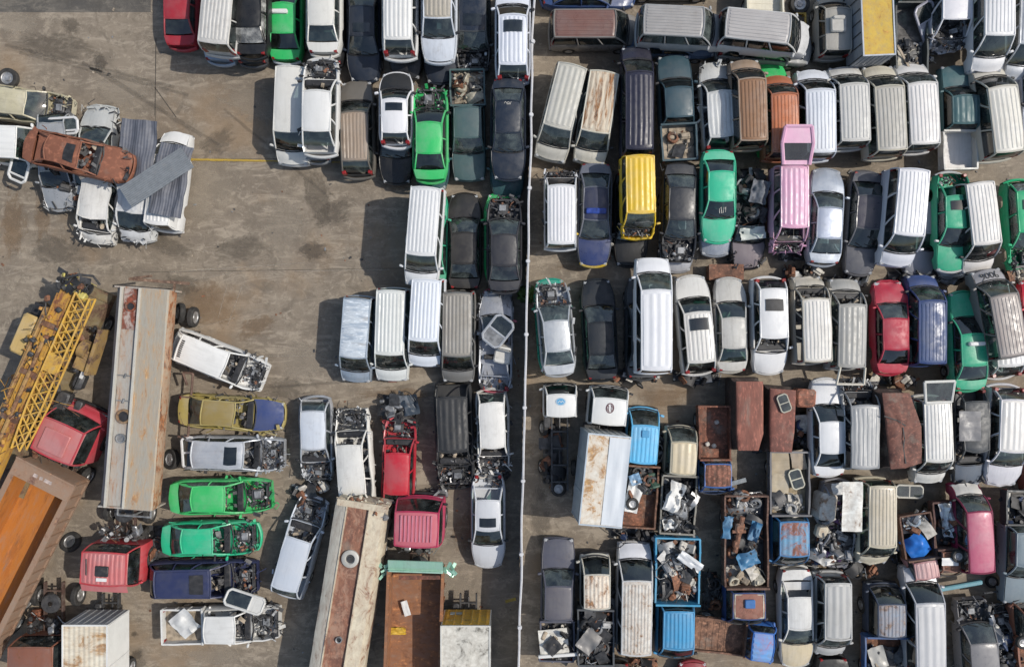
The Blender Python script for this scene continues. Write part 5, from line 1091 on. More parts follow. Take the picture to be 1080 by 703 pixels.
i = tractor(62, 459, 'U', -24, (.40, .035, .05), 'pinkish-red truck cab with a dark visor, slanting below the yellow crane', back=2.0, roofcol=(.42, .125, .12), ribs=0, axles=(-2.2,), visor=False, dirt=.3, L=2.5, frac=dict(xc=.15, xr0=.29))
q = MB(); q.rbox(i['roof'](.55, .05) + Vector((0, 0, .02)), (1.1, 1.3, .10), .3); q.build('raised_roof_panel', paint((.42, .14, .135), .01, .4), i['root'])
# orange-floored tipper trailer
OR = rusty((.36, .115, .018), (.40, .14, .02), .5, (.25, 1, 1), (.20, .08, .025)); TB = rusty((.26, .15, .09), (.25, .165, .115), .4, (1, 1, 1), (.12, .06, .045))
rz = 90 - 26.8; f0 = P(49, 497, 2.7); hd = Matrix.Rotation(R(rz), 3, 'Z') @ Vector((1, 0, 0))
rt = root('tipper_trailer', f0 - hd * 5.0, rz, 'brown tipper trailer with a bright orange inside, slanting down the left edge', 'trailer', 'old trailers in the left block')
q = MB(); q.box((0, 0, 1.30), (9.9, 2.6, .08)); q.build('floor', OR, rt)
for s in (1, -1):
    q = MB(); q.box((0, s * 1.32, 2.0), (9.9, .07, 1.4)); q.build('side_wall', OR, rt)
    q = MB()
    q.box((-.02, s * 1.44, 2.68), (10.0, .26, .10)); q.box((0, s * 1.372, 1.98), (9.9, .03, 1.36))
    for k in range(15): q.box((-4.7 + k * .68, s * 1.42, 1.98), (.12, .13, 1.3))
    q.box((0, s * 1.41, 1.35), (9.9, .10, .14)); q.build('outer_rib', TB, rt)
q = MB(); q.box((4.95, 0, 2.0), (.08, 2.7, 1.4)); q.box((4.6, 0, 2.72), (.85, 3.05, .07), (0, .12, 0)); q.box((5.02, 0, 2.72), (.08, 3.1, .2)); q.build('front_canopy', TB, rt)
q = MB(); q.box((-4.97, 0, 2.0), (.08, 2.7, 1.4)); q.build('tailgate', TB, rt)
SCR = plain('chalk_smudge', (.40, .33, .30), .9)
q = MB()
for k, (y, w_) in enumerate(((.35, .22), (.05, .16), (-.25, .26), (-.45, .12))): q.box((4.62, y, 2.765), (.16, w_, .012), (0, .12, .3 * (k % 2)))
q.build('chalk_smudge', SCR, rt)
chassis(rt, -4.9, 4.8, .95, 1.0, rusty((.09, .06, .05)))
for a in (-3.6, -2.3):
    for s in (1, -1): wheel(rt, a, s * 1.05, 'big')
# long rusty tank trailer
rt = root('tank_trailer', P(365, 640, 2.8), 90 - 9.2, 'long cream-edged trailer with a rust-brown channel and a round white hatch', 'trailer', 'old trailers in the left block')
CT = rusty((.24, .13, .08), (.53, .48, .37), .42, (.7, 1, 1), (.14, .06, .04)); BC = rusty((.23, .105, .065), (.33, .2, .14), .75, (.6, 1, 1), (.12, .055, .04)); LT = rusty((.22, .13, .09), (.52, .49, .42), .35, (.5, 1.5, 1), (.12, .06, .04))
h0 = 2.8; xa, xb = -6.2, 4.8
prof(rt, [(1.30, 1.3), (1.34, h0 - .30), (.95, h0 - .06), (.74, h0 - .02)], xa, xb, LT, 'left_slope', dent=.03)
prof(rt, [(.72, h0 - .12), (-.34, h0 - .12)], xa, xb, BC, 'centre_channel', dent=.04)
prof(rt, [(-.38, h0), (-1.02, h0 - .10), (-1.22, h0 - .5), (-1.24, 1.3)], xa, xb, CT, 'right_slope', dent=.03)
q = MB()
for y in (.73, -.36): q.box(((xa + xb) / 2, y, h0 - .05), (xb - xa, .05, .16))
q.build('ridge', CT, rt)
prof(rt, [(1.34, h0 - .3), (-1.22, h0 - .3)], xb - .02, xb + .25, CT, 'end_cap')
q = MB(); q.box((xb + .2, 0, 1.9), (.08, 2.5, 1.3)); q.box((xb + .1, 0, h0 - .02), (.3, 2.45, .12)); q.build('end_wall', CT, rt)
q = MB(); q.box((xa, 0, 1.9), (.08, 2.5, 1.5)); q.build('end_wall', CT, rt)
q = MB(); q.lathe([(.42, -.02), (.42, .10), (.36, .14), (.24, .14), (.20, .08), (.20, .02)], 26, 'z', (2.3, .18, h0 - .1)); o = q.build('manhole', paint((.40, .39, .36), .10, .4), rt); q = MB(); q.lathe([(.20, .07), (.09, .07), (.09, .12), (0, .12)], 20, 'z', (2.3, .18, h0 - .1)); q.build('manhole_lid', DARKM, o)
manhole(rt, -1.6, .1, h0 - .1, .15, GREYM)
q = MB(); junk(q, xb - .3, xb + .45, -1.1, .9, 2.0, 2.75, 40, 31, 8, 1.1); q.build('end_pipework', [RUSTM, CREAMM, DARKM, RUSTM, GREYM, RUSTM, DARKM, CREAMM], rt)
chassis(rt, xa + .1, xb, .95, 1.0)
for a in (3.6, 2.3):
    for s in (1, -1): wheel(rt, a, s * 1.05, 'big')
# pink tractor with the rusty tipping body
i = tractor(439, 555, 'U', -2, (.38, .03, .08), 'pink-red tipper truck with a rusty body and a torn mint-green headboard', back=7.2, roofcol=(.44, .11, .14), ribs=0, axles=(-3.9, -5.3), L=2.15, W=2.45, name='tipper_truck', dirt=.2, visor=False)
rt = i['root']
q = MB()
for k in range(9): q.box((-.10, -.72 + k * .18, 2.875), (1.25, .075, .05))
q.build('raised_roof_panel', paint((.48, .15, .205), .0, .35), rt)
RB = rusty((.33, .14, .055), (.18, .085, .05), .6, (1, .6, 1), (.11, .045, .025))
M_ = paint((.30, .52, .40), .10, .3)
q = MB(); q.box((-5.55, 0, 1.25), (6.6, 2.5, .08)); q.build('bed_floor', RB, rt)
for s in (1, -1):
    q = MB(); q.box((-5.55, s * 1.27, 1.85), (6.6, .06, 1.25)); q.box((-5.55, s * 1.31, 2.47), (6.6, .14, .08))
    for k in range(10): q.box((-2.5 - k * .68, s * 1.33, 1.85), (.1, .07, 1.1))
    q.build('side_wall', RB, rt)
q = MB(); q.box((-2.22, 0, 1.95), (.07, 2.5, 1.4)); q.box((-1.95, 0, 2.62), (.62, 2.62, .05), (0, -.45, 0)); q.box((-2.22, 0, 2.5), (.14, 2.66, .1)); q.build('headboard', M_, rt)
q = MB(); q.box((-2.55, -.2, 2.44), (.18, 2.0, .06), (0, .3, .04)); q.build('headboard_rail', rusty((.17, .06, .04)), rt)
for s in (1, -1):
    q = MB(); r_ = random.Random(3 + s)
    for k in range(9): q.box((-2.3 + r_.uniform(-.35, .35), s * (1.55 + r_.uniform(-.25, .3)), 2.3 + r_.uniform(-.15, .15)), (r_.uniform(.2, .6), r_.uniform(.08, .18), .02), (r_.uniform(-.6, .6), r_.uniform(-.6, .6), r_.uniform(-1.2, 1.2)))
    q.build('torn_flap', M_, rt)
sheet(428, 641, 1.5, .32, .75, 16, WHITEM, 'small white board lying in the rusty tipper body', 'white_board', 'board', bend=.03)
sheet(420, 665, 1.4, .75, .35, 0, plain('yellow_sheet', (.52, .33, .03), .6), 'torn yellow plastic piece lying in the rusty tipper body', 'yellow_plastic', 'plastic', bend=.15)
# yellow and white truck box at the bottom
YM = rusty((.30, .15, .05), (.56, .33, .035), .25); WR = rusty((.16, .145, .12), (.60, .58, .52), .42, (1, 1, 1), (.10, .10, .09))
b = box_truck(491, 705, 'U', 0, 2.35, 4.1, .95, 3.0, paint((.55, .54, .50), .08, .4), WR, 'truck box with a dirty white roof and a yellow lettered front', frontm=YM, cab=False, name='truck_box')
q = MB()
for k in range(9): q.box((2.075, .95 - k * .12 - (.35 if k > 3 else 0), 2.35), (.012, .07, .16 if k % 3 else .1), (0, 0, 0))
for s in (.42, -.05): q.box((2.09, s - .2, 2.0), (.04, .05, 1.7))
q.build('front_lettering', paint((.36, .24, .04), .1, .4), b)
q = MB(); q.box((2.072, .55, 1.5), (.012, .6, .3)); q.build('front_label', paint((.30, .38, .40), 0, .3), b)
# white box truck and rusty cab at the bottom left
RW = rusty((.33, .20, .09), (.62, .58, .48), .40, (1, .35, 1), (.25, .13, .06))
box_truck(90, 704, 'U', 0, 2.15, 4.1, .95, 2.9, paint((.70, .70, .68), .06, .25), RW, 'white truck box with a ribbed yellowed roof at the bottom left corner', frontm=paint((.40, .42, .44), .05, .4), cab=False, ribs=9, ribbed_side=2, name='truck_box')
i = tractor(30, 703, 'D', 0, (.20, .08, .05), 'rust-brown truck cab in the bottom left corner with its bare chassis behind', back=2.6, roofcol=None, ribs=0, axles=(-2.6,), visor=False, L=2.0, rust=.5)
q = MB(); q.path([(-.6, -.2, 0), (-.2, .1, .1), (.3, .05, .1), (.55, -.3, 0)], .09, 7); q.rbox((-.2, .3, 0), (.5, .4, .3), .08); o = q.build('rusty_bracket', rusty((.30, .10, .05))); o.location = P(40, 654, .6) + Vector((0, 0, .4)); tag(o, 'rust-red bracket on the ground above the rust-brown cab', 'metal part')

# crane
rt = root('mobile_crane', P(38, 385, 2.9), 90 - 23.6, 'yellow mobile crane with a rusty boom and a lattice jib folded beside it', 'crane')
YC = rusty((.24, .10, .045), (.50, .28, .035), .50, (.6, 1.6, 1), (.12, .05, .03)); YJ = rusty((.24, .12, .05), (.54, .32, .045), .28)
q = MB(); q.box((-1.5, 0, 2.75), (9.5, .72, .60)); q.box((2.4, 0, 2.8), (3.2, .56, .52))
for s in (.30, -.30): q.box((-1.2, s, 3.09), (9.6, .09, .07))
for k in range(12): q.box((-5.4 + k * .78, 0, 3.07), (.10, .74, .05))
q.build('boom', YC, rt)
q = MB(); q.box((-1.5, .53, 2.85), (8.5, .22, .5)); q.tube((-4, .50, 3.15), (2.4, .5, 3.12), .06, 8); q.tube((-4.5, .0, 3.2), (1.5, .0, 3.16), .10, 8); q.build('boom_cylinder', rusty((.20, .10, .05), (.36, .22, .07), .6), rt)
q = MB(); junk(q, -5.8, 3.2, -.45, .75, 3.0, 3.25, 110, 93, 5, 1.0); q.build('boom_fittings', [YC, DARKM, RUSTM, YC, BLACK], rt)
q = MB(); junk(q, -5, 2.5, -2.0, 1.6, 1.4, 2.2, 130, 94, 6, 1.4); q.build('deck_machinery', [DARKM, BLACK, RUSTM, GREYM, DARKM, YC], rt)
q = MB(); q.box((2.05, -.05, 3.1), (.25, .9, .16)); q.box((-.4, .0, 3.12), (.25, .9, .16)); q.box((-2.7, 0, 3.12), (.25, .9, .16)); q.build('boom_collar', rusty((.17, .08, .04)), rt)
# lattice
q = MB(); j0, j1 = -3.9, 4.0
W0 = lambda x: .20 + .16 * min(1, max(0, (x - j0) / 2.0))
ch = {}
for s in (1, -1):
    for dz in (0, .5): q.path([(x, -.92 + s * W0(x), 2.8 + dz) for x in lin(j0, j1, 8)], .050, 6)
N = 15
for k in range(N):
    x0, x1 = j0 + (j1 - j0) * k / N, j0 + (j1 - j0) * (k + 1) / N
    s = 1 if k % 2 else -1
    for dz in (0, .5): q.tube((x0, -.92 + s * W0(x0), 2.8 + dz), (x1, -.92 - s * W0(x1), 2.8 + dz), .034, 5); q.tube((x0, -.92 - s * W0(x0), 2.8 + dz), (x1, -.92 + s * W0(x1), 2.8 + dz), .028, 5)
    for s in (1, -1): q.tube((x0, -.92 + s * W0(x0), 2.8), (x1, -.92 + s * W0(x1), 3.3), .02, 5)
q.box((.5, -.92, 3.31), (.9, .72, .03)); q.build('jib', YJ, rt)
q = MB(); junk(q, 3.9, 4.7, -.9, .5, 2.5, 3.3, 46, 91, 6, 1.3)
for y in (.25, .1, -.05, -.75, -.9): q.lathe([(.30, .03), (.30, -.03)], 16, 'y', (4.3, y, 2.95), 0); q.lathe([(.30, .03), (.05, .03)], 16, 'y', (4.3, y, 2.95), 1)
q.path([(4.3, .4, 3.1), (4.8, -.3, 3.2), (5.0, -.9, 3.1), (4.7, -1.2, 2.8)], .06, 6)
q.build('sheave_head', [DARKM, BLACK, plain('faded_yellow', (.42, .36, .10)), RUSTM, DARKM, GREYM], rt)
q = MB(); q.rbox((1.05, 1.28, 2.1), (2.0, .78, 1.3), .12); oc = q.build('operator_cab', paint((.46, .32, .12), .12, .4), rt)
q = MB(); q.box((2.065, 1.28, 2.2), (.02, .62, .8)); q.box((1.05, 1.675, 2.3), (1.5, .02, .6)); q.build('cab_window', G_DARK, oc)
q = MB(); q.box((2.35, 1.2, 1.95), (.55, .8, .7)); q.build('side_box', BLACK, rt)
q = MB(); q.box((-1.5, 0, 1.25), (10.5, 2.4, .35)); q.box((3.6, 0, 1.0), (1.2, 2.3, .4)); q.build('carrier_deck', rusty((.14, .08, .05), (.20, .16, .08), .6), rt)
q = MB(); q.tube((1.4, -1.55, 2.0), (1.4, -1.2, 2.0), .45, 18); q.box((1.5, -1.95, 2.0), (2.3, .16, .8), (0, 0, .1)); q.box((.9, -1.55, 1.9), (1.0, .7, .5)); q.build('winch', rusty((.14, .09, .07), (.34, .22, .07), .5), rt)
q = MB(); q.rbox((-.2, -1.6, 1.75), (.9, .5, .5), .15); q.rbox((-1.6, -1.25, 1.7), (1.3, .6, .5), .08); q.rbox((-1.7, -1.95, 1.5), (1.1, .35, .3), .05); q.build('engine_cover', DARKM, rt)
q = MB(); q.rbox((.2, -1.75, 2.05), (.35, .18, .06), .02); q.build('white_plate', WHITEM, rt)
for a in (-4.8, -3.4, .5, 2.6):
    for s in (1, -1): wheel(rt, a, s * 1.05, 'big')

# tangles of small parts left in the aisles between the rows
for n, (x, y, w_, l_, k, lab) in enumerate((
    (846, 289, 1.9, .6, 50, 'tangle of black parts in the aisle below the pale blue-silver sedan'),
    (893, 296, 2.2, .5, 50, 'tangle of bent pale and black metal above the pale van with the empty windscreen'),
    (963, 292, 2.4, .6, 60, 'tangle of dark parts in the aisle between the white van and the crimson sedan'),
    (1062, 292, 1.6, .6, 40, 'tangle of black parts below the green hatchback at the right edge'),
    (672, 396, 2.2, .6, 46, 'tangle of dark and rusty frames below the tall white van'),
    (735, 397, 2.4, .5, 46, 'tangle of rusty frames below the white wagon with the black sunroof'),
    (908, 404, 2.0, .5, 40, 'tangle of parts at the head of the stripped ribbed white van'),
    (948, 402, 2.0, .5, 40, 'tangle of rusty parts above the flattened dark brown shell'),
    (745, 415, .9, .6, 0, ''),
    (1000, 292, 1.5, .5, 36, 'tangle of black hoses in the aisle below the green taxi with sunroof'),
    (900, 600, 2.4, .6, 50, 'tangle of torn metal on the ground below the long white panel'),
    (1052, 650, 1.2, 1.0, 50, 'tangle of dark blue and black bits above the gutted wreck at the bottom right'),
    (556, 310, .7, .9, 16, 'few green leaves and scraps at the foot of the fence'),
    (318, 520, 1.2, .8, 26, 'few torn parts on the ground at the nose of the pale blue wagon'),
    (338, 512, .9, .5, 26, 'bent black scraps below the silver hatchback'),
    (462, 520, 1.0, .4, 26, 'bent black and red scraps above the pink-red truck cab'),
    (520, 500, 1.6, .5, 40, 'torn grey scraps between the narrow white wagon and the silver sedan'),
    (160, 575, 1.6, 2.0, 70, 'heap of dark axle parts between the red truck cab and the grey trailer'),
)):
    if k: heap(x, y, .0, w_, l_, 0, k, lab, [DARKM, BLACK, RUSTM, BLACK, GREYM, DARKM, PALER] if n not in (12,) else [plain('dry_leaf', (.08, .14, .03)), DARKM], .55, .9)
q = MB(); q.rbox((0, 0, .35), (1.7, .75, .7), .05); q.box((0, 0, .72), (1.75, .8, .03)); o = q.build('rusty_bin', rusty((.22, .10, .06))); o.location = P(766, 287, .7); tag(o, 'rust-brown metal bin above the silver-beige sedan', 'bin')

for n, (x, y, w_, l_, k, lab) in enumerate((
    (694, 470, .5, 2.0, 40, 'scrap wedged between the sky-blue truck and the beige truck'),
    (600, 690, 3.0, .8, 60, 'spilled scrap behind the dark dusty pickup at the bottom'),
    (641, 640, .4, 3.5, 40, 'dark scrap in the gap beside the long white van with rust stains'),
    (668, 560, 2.2, .7, 50, 'spilled scrap behind the sky-blue and beige trucks'),
    (801, 452, .5, 2.6, 40, 'dark scrap between the two rust-brown shells'),
    (845, 455, .7, 2.0, 50, 'dark scrap between the brown shell and the clean white sedan'),
    (890, 455, .5, 3.0, 46, 'dark scrap beside the clean white sedan of the fifth row'),
    (978, 470, .5, 3.0, 46, 'dark scrap between the flattened shell and the stained white van'),
    (1040, 465, .5, 3.0, 46, 'dark scrap beside the stripped dark wagon'),
    (860, 610, .5, 3.5, 40, 'dark scrap between the rust-bonneted sedan and the small silver van'),
    (1020, 560, .6, 2.6, 46, 'dark scrap in the gap left of the crimson-pink van'),
    (1052, 575, .6, 2.4, 50, 'dark scrap between the crimson-pink van and the grey-blue pickup'),
    (945, 575, .6, 1.6, 36, 'dark scrap left of the tiny truck with the tarpaulin'),
    (1015, 690, .6, 2.0, 46, 'dark scrap beside the grey wagon in the pale frame'),
    (750, 625, .8, 2.0, 46, 'dark scrap beside the bright blue truck cab'),
    (583, 480, 1.0, 3.0, 60, 'axle bits and hoses beside the bare truck chassis'),
    (640, 240, .4, 3.0, 30, 'dark scrap beside the yellow van with the smashed front'),
    (735, 120, .5, 3.0, 40, 'dark torn parts at the left of the crushed silver-white wagon'),
    (940, 60, .5, 1.6, 30, 'dark scrap beside the yellow-roofed box truck'),
    (975, 45, 1.0, 2.0, 50, 'dark scrap under the hanging grey van door'),
)): heap(x, y, .0, w_, l_, 0, k, lab, [DARKM, BLACK, RUSTM, BLACK, GREYM, DARKM, plain('navy_scrap', (.03, .05, .11)), PALER] if n not in (15, 14) else [DARKM, BLACK, BLACK, RUSTM], .8 if n != 15 else .6, 1.0)
loose_tyre(573, 451, 'upper dark tyre beside the bare truck chassis', 'truck', z=.25, rot=(20, 0, 90))
loose_tyre(572, 492, 'lower dark tyre beside the bare truck chassis', 'truck', z=.25, rot=(20, 0, 90))
loose_tyre(589, 515, 'wheel at the bottom end of the bare truck chassis', 'truck', rot=(90, 0, 0))
# ================================================================ fence
a, b = P(563.8, -40, 2.2), P(546.2, 745, 2.2); d = (b - a); LN = d.length; ang = math.atan2(d.y, d.x)
rt = root('boundary_fence', (a + b) / 2, math.degrees(ang), 'tall white-topped sheet metal fence dividing the two halves of the yard', 'fence')
q = MB(); q.grid(lambda u, v: Vector((-LN / 2 + LN * u, .018 * math.sin(u * LN / .2 * math.pi) , .03 + 2.1 * v)), lin(0, 1, int(LN * 12)), (0, 1)); o = q.build('fence_sheet', paint((.40, .42, .44), .10, .5), rt)
q = MB()
pts = [(-LN / 2 + LN * t, .09 * noise.noise(Vector((t * 14, 0, 0))), 2.17 + .03 * noise.noise(Vector((t * 20, 3, 0)))) for t in lin(0, 1, 60)]
q.path(pts, .058, 6); q.build('top_rail', paint((.50, .50, .52), .15, .6), rt)
n = int(LN / 3.4)
for k in range(n + 1):
    x = -LN / 2 + .3 + (LN - .6) * k / n
    q = MB(); q.tube((x, 0, 0), (x, 0, 2.22), .06, 8); q.lathe([(.11, 2.10), (.12, 2.2), (.09, 2.28), (0, 2.29)], 10, 'z', (x, 0, 0)); q.build('post', paint((.55, .55, .57), .08, .4), rt)
# ================================================================ ground
def ground_mat(name, base, dark, light, patch=.5):
    m, t, b = new_mat(name)
    tc = nd(t, 'ShaderNodeTexCoord'); v = tc.outputs['Object']
    mp = nd(t, 'ShaderNodeMapping'); mp.inputs['Rotation'].default_value = (0, 0, R(-28)); mp.inputs['Scale'].default_value = (.35, 1.4, 1); t.links.new(v, mp.inputs[0])
    c = mix(t, ramp(t, noise_node(t, v, .42, 12, .74), .42, .58), dark, base)
    c = mix(t, ramp(t, noise_node(t, mp.outputs[0], 1.1, 10, .74, 1.2), .48, .62, 0, .9), c, light)
    c = mix(t, ramp(t, noise_node(t, v, 1.3, 10, .78, .8), .50, .62, 0, .75), c, [x * .58 for x in base])
    c = mix(t, ramp(t, noise_node(t, v, 2.2, 10, .78, .6), .52, .64, 0, .7), c, [x * 1.12 for x in light])
    c = mix(t, ramp(t, noise_node(t, v, .16, 5, .6), .52, .68, 0, .65), c, (base[0] * 1.08, base[1] * .86, base[2] * .62))
    c = mix(t, ramp(t, noise_node(t, v, 7, 6, .75), .58, .68, 0, .5), c, [x * .5 for x in base])
    c = mix(t, ramp(t, noise_node(t, v, .50, 4, .55, 1.0), .64, .71, 0, .6), c, [x * .42 for x in base])
    mp2 = nd(t, 'ShaderNodeMapping'); mp2.inputs['Rotation'].default_value = (0, 0, R(40)); mp2.inputs['Scale'].default_value = (.12, 3.2, 1); t.links.new(v, mp2.inputs[0])
    c = mix(t, ramp(t, noise_node(t, mp2.outputs[0], 1.0, 5, .7, .3), .60, .72, 0, .45), c, [x * .6 for x in base])
    c = mix(t, ramp(t, noise_node(t, v, 40, 3, .8), .35, .75, 0, .35), c, [x * 1.3 for x in light])
    t.links.new(c, b.inputs['Base Color']); b.inputs['Roughness'].default_value = .85
    bp = nd(t, 'ShaderNodeBump'); bp.inputs['Strength'].default_value = .35; bp.inputs['Distance'].default_value = .04
    t.links.new(noise_node(t, v, 12, 8, .7), bp.inputs['Height']); t.links.new(bp.outputs[0], b.inputs['Normal'])
    return m
CONC = ground_mat('yard_concrete', (.195, .160, .121), (.135, .110, .085), (.285, .242, .188))
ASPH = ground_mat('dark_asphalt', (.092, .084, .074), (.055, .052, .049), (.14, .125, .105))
def flat(name, pts, z, mat):
    q = MB(); q.add([(x, y, z) for x, y in pts], [tuple(range(len(pts)))]); o = q.build(name, mat, smooth=False); return tag(o, None, None, None, 'structure')
q = MB(); q.grid(lambda u, v: Vector(((u - .5) * 900, (v - .5) * 900, 0)), lin(0, 1, 10), lin(0, 1, 10), 0, True); tag(q.build('ground', CONC), None, None, None, 'structure')
def strip(name, p, q_, w, z, mat):
    a, b = P(*p), P(*q_); d = (b - a).normalized(); n = Vector((-d.y, d.x, 0)) * w / 2
    return flat(name, [(*(a - n).xy,), (*(b - n).xy,), (*(b + n).xy,), (*(a + n).xy,)], z, mat)
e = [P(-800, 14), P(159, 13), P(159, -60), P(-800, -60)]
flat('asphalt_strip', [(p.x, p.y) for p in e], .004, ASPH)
JM = plain('joint_filler', (.055, .048, .04), .9)
for n, (p, q_) in enumerate((((164.5, 40), (163.5, 122)), ((164, 122), (162, 250)), ((150, 287), (545, 281)), ((200, 168), (545, 166)), ((163, 92), (186, 124)))): strip('pavement_joint', p, q_, .045 if n in (0, 4) else .022, .004, JM)
YL = plain('yellow_road_paint', (.36, .26, .05), .8, 0, .5)
strip('painted_line', (533, 634), (544, 631), .16, .008, YL)
def stain_mat(name, col, strength, long=False):
    m = bpy.data.materials.new(name); m.use_nodes = True; t = m.node_tree; t.nodes.clear()
    out = nd(t, 'ShaderNodeOutputMaterial'); tr = nd(t, 'ShaderNodeBsdfTransparent'); df = nd(t, 'ShaderNodeBsdfPrincipled'); df.inputs['Base Color'].default_value = (*col, 1); df.inputs['Roughness'].default_value = .7
    tc = nd(t, 'ShaderNodeTexCoord'); v = coords(t, (1, 1, 1)); nz = noise_node(t, v, 2.6 if not long else 3.0, 10, .78, .8)
    sp = nd(t, 'ShaderNodeSeparateXYZ'); t.links.new(tc.outputs['Object'], sp.inputs[0])
    if long:
        ab = nd(t, 'ShaderNodeMath', operation='ABSOLUTE'); t.links.new(sp.outputs['Y'], ab.inputs[0]); rad = ramp(t, ab.outputs[0], .0, 1.0, 1, 0)
    else:
        ln = nd(t, 'ShaderNodeVectorMath', operation='LENGTH'); t.links.new(tc.outputs['Object'], ln.inputs[0]); rad = ramp(t, ln.outputs['Value'], .1, 1.0, 1, 0)
    ad = nd(t, 'ShaderNodeMath', operation='ADD'); t.links.new(rad, ad.inputs[0]); n2 = ramp(t, nz, .3, .7, 0, .9); t.links.new(n2, ad.inputs[1])
    fac = ramp(t, ad.outputs[0], .70, 1.30, 0, strength)
    e = ramp(t, rad, .0, .12); mu = nd(t, 'ShaderNodeMath', operation='MULTIPLY'); t.links.new(fac, mu.inputs[0]); t.links.new(e, mu.inputs[1])
    mx = nd(t, 'ShaderNodeMixShader'); t.links.new(mu.outputs[0], mx.inputs[0]); t.links.new(tr.outputs[0], mx.inputs[1]); t.links.new(df.outputs[0], mx.inputs[2]); t.links.new(mx.outputs[0], out.inputs[0]); return m
OIL = stain_mat('oil_soaked_concrete', (.06, .05, .04), .42); OIL2 = stain_mat('damp_concrete', (.09, .075, .058), .34); WEAR = stain_mat('worn_concrete', (.30, .255, .20), .42); RST = stain_mat('rust_stained_concrete', (.20, .125, .065), .34); SKID = stain_mat('tyre_rubber_mark', (.07, .06, .05), .20, True); SCUF = stain_mat('scuffed_concrete', (.34, .30, .245), .38, True)
YPAT = stain_mat('worn_yellow_paint', (.40, .27, .04), .95, True)
zl_ = [.010]
def stain(px, py, rx, ry, rz, mat, name):
    q = MB(); q.grid(lambda u, v: Vector((2 * u - 1, 2 * v - 1, 0)), (0, 1), (0, 1), 0, True); o = q.build(name, mat, smooth=False)
    zl_[0] += .0006; p = P(px, py); o.location = (p.x, p.y, zl_[0]); o.rotation_euler = (0, 0, R(rz)); o.scale = (rx, ry, 1); tag(o, None, None, None, 'structure')
for px, py, rx, ry, rz, mt in ((75, 27, .75, .75, 0, OIL2), (106, 67, .55, .75, 0, OIL), (335, 205, 1.1, 2.4, 10, OIL2), (350, 225, 1.8, 1.0, 20, OIL2), (255, 262, 2.6, 1.2, 5, OIL2), (330, 265, 1.2, .8, 0, OIL), (60, 50, 3.2, 1.1, -8, OIL2), (210, 200, 3.6, 2.6, 20, WEAR), (270, 110, 3.4, 1.6, -25, WEAR), (130, 95, 2.5, 1.6, 10, WEAR), (300, 235, 1.6, 2.6, 0, WEAR), (390, 285, 1.3, .9, 0, WEAR), (320, 380, 2.0, 1.6, 30, WEAR),
    (215, 320, 2.6, 1.8, -10, RST), (270, 345, 1.8, .9, 20, RST), (15, 235, 1.0, 2.6, 0, RST), (45, 225, .7, 2.2, 0, RST), (420, 190, 1.8, .8, 0, RST), (190, 300, 1.6, 1.0, 0, OIL2), (300, 410, 1.6, 1.0, 0, OIL2), (145, 690, .45, .5, 0, OIL), (142, 668, .3, .25, 0, OIL), (148, 700, .6, .4, 0, OIL2), (225, 690, 2.4, .8, 0, WEAR), (480, 615, 1.6, 1.2, 0, WEAR), (490, 560, .9, 1.8, 0, RST), (60, 265, 2.4, 1.2, 0, OIL2), (240, 30, 2.0, .8, 0, OIL2), (20, 25, 2, 1, 0, WEAR), (610, 280, 2.0, .5, 0, RST), (700, 420, 2.2, .8, 0, RST), (570, 545, .9, 2.4, 0, OIL2), (760, 525, 1.2, .8, 0, RST), (600, 180, 1.6, .5, 20, RST), (850, 612, 2.4, .5, 0, WEAR), (720, 275, 2.2, .6, 0, OIL2), (420, 415, 3.2, .6, 0, RST), (230, 150, 1.6, .9, 30, OIL2), (180, 260, 2.0, .8, -15, OIL2)): stain(px, py, rx, ry, rz, mt, 'oil_stain' if mt in (OIL, OIL2) else 'rust_stain' if mt is RST else 'worn_patch')
for px, py, l_, w_, rz, mt in ((95, 70, 4.5, .16, -14, SKID), (110, 78, 4.5, .16, -14, SKID), (150, 105, 3.6, .14, -32, SKID), (172, 116, 3.4, .14, -32, SKID), (290, 160, 3.4, .15, -40, SKID), (250, 282, 3.5, .05, 4, SCUF), (235, 318, .9, .035, 75, SCUF), (248, 322, 1.1, .035, 70, SCUF), (232, 290, 1.4, .04, 10, SCUF), (300, 375, 1.6, .04, 0, SCUF), (225, 341, 1.2, .03, 15, SCUF), (360, 285, 2.5, .05, 1, SCUF), (60, 120, 3, .14, 10, SKID), (230, 60, 3.4, .14, -4, SKID), (330, 405, 3.0, .14, 4, SKID)): stain(px, py, l_, w_, rz, mt, 'tyre_mark' if mt is SKID else 'scuff_mark')
for px, l_, w_ in ((240, 1.9, .11), (295, 1.0, .07), (340, .9, .05)): stain(px, 169 + (px - 240) * .02, l_, w_, -1, YPAT, 'painted_line')
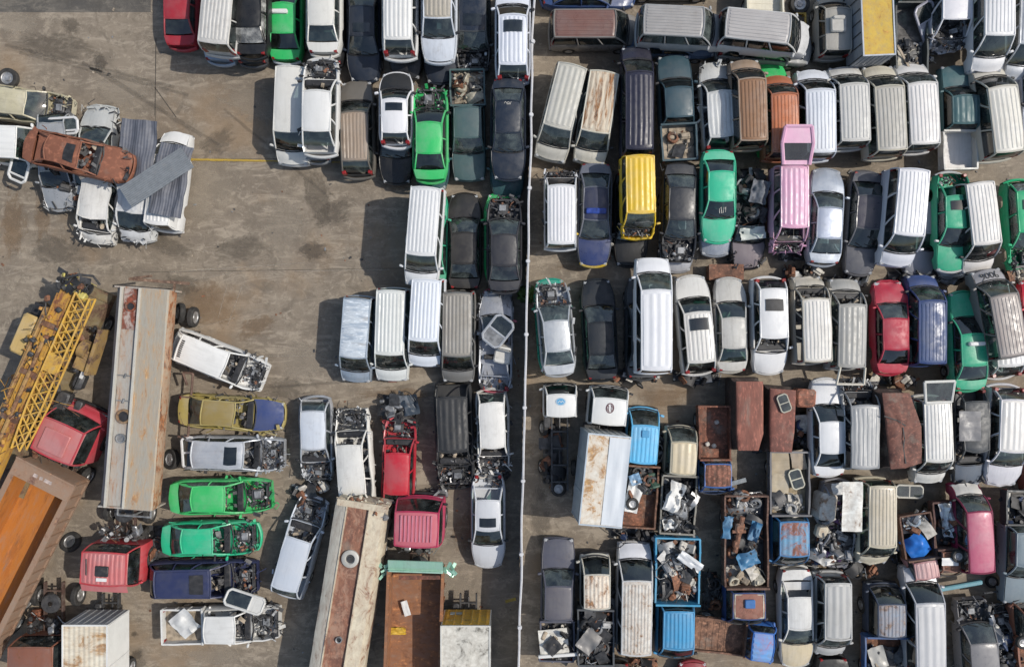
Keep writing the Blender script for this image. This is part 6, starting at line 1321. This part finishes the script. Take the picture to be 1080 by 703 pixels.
# a scatter of tiny crumbs and chips on the concrete
q = MB(); r_ = random.Random(4)
for _ in range(1100):
    x, y = r_.uniform(-5, 1085), r_.uniform(-5, 708)
    if x < 330 and r_.random() < .55: continue
    p = P(x, y); s_ = r_.uniform(.02, .09) * (1.6 if r_.random() < .1 else 1)
    q.box((p.x, p.y, s_ * .2 + .008), (s_ * r_.uniform(.6, 2.2), s_, s_ * .35), (0, 0, r_.uniform(0, 3)), r_.randrange(6))
tag(q.build('ground_litter', [DARKM, RUSTM, DARKM, TAN, GREYM, RUSTM]), 'tiny crumbs and chips of scrap scattered over the concrete', 'litter', None, 'stuff')
# ================================================================ light and camera
sv = Vector((.88, .088, 1)).normalized()
el = math.asin(sv.z); az = math.atan2(sv.x, sv.y)
w = bpy.data.worlds.new("World"); scene.world = w; w.use_nodes = True
t = w.node_tree; bg = t.nodes['Background']; sky = t.nodes.new('ShaderNodeTexSky'); sky.sky_type = 'NISHITA'; sky.sun_disc = False
sky.sun_elevation = el; sky.sun_rotation = az; sky.air_density = 1.4; sky.dust_density = 2.0
t.links.new(sky.outputs[0], bg.inputs[0]); bg.inputs[1].default_value = .125
L = bpy.data.lights.new('sun', 'SUN'); L.energy = 3.65; L.angle = R(.5); L.color = (1, .94, .85)
lo = bpy.data.objects.new('sun', L); COL.objects.link(lo); lo.location = (20, 2, 30); lo.rotation_euler = sv.to_track_quat('Z', 'Y').to_euler()
cam = bpy.data.cameras.new('camera'); co = bpy.data.objects.new('camera', cam); COL.objects.link(co)
co.location = (0, 0, CAM_H); co.rotation_euler = (0, 0, 0); cam.sensor_fit = 'HORIZONTAL'; cam.angle = 2 * math.atan((540 / S) / CAM_H); cam.clip_end = 3000; cam.clip_start = .1
scene.camera = co
vs = scene.view_settings; vs.view_transform = 'Standard'; vs.look = 'None'; vs.exposure = 0.0; vs.gamma = 1; vs.use_curve_mapping = False
scene.cycles.max_bounces = 6; scene.cycles.transparent_max_bounces = 10
for l_, n_ in LABELS.items():
    if len(n_) > 1: print('DUPLICATE LABEL', l_, n_)
    if not 4 <= len(l_.split()) <= 16: print('LABEL LENGTH', len(l_.split()), l_)
print('objects', len(scene.objects), 'things', len([o for o in scene.objects if not o.parent]))
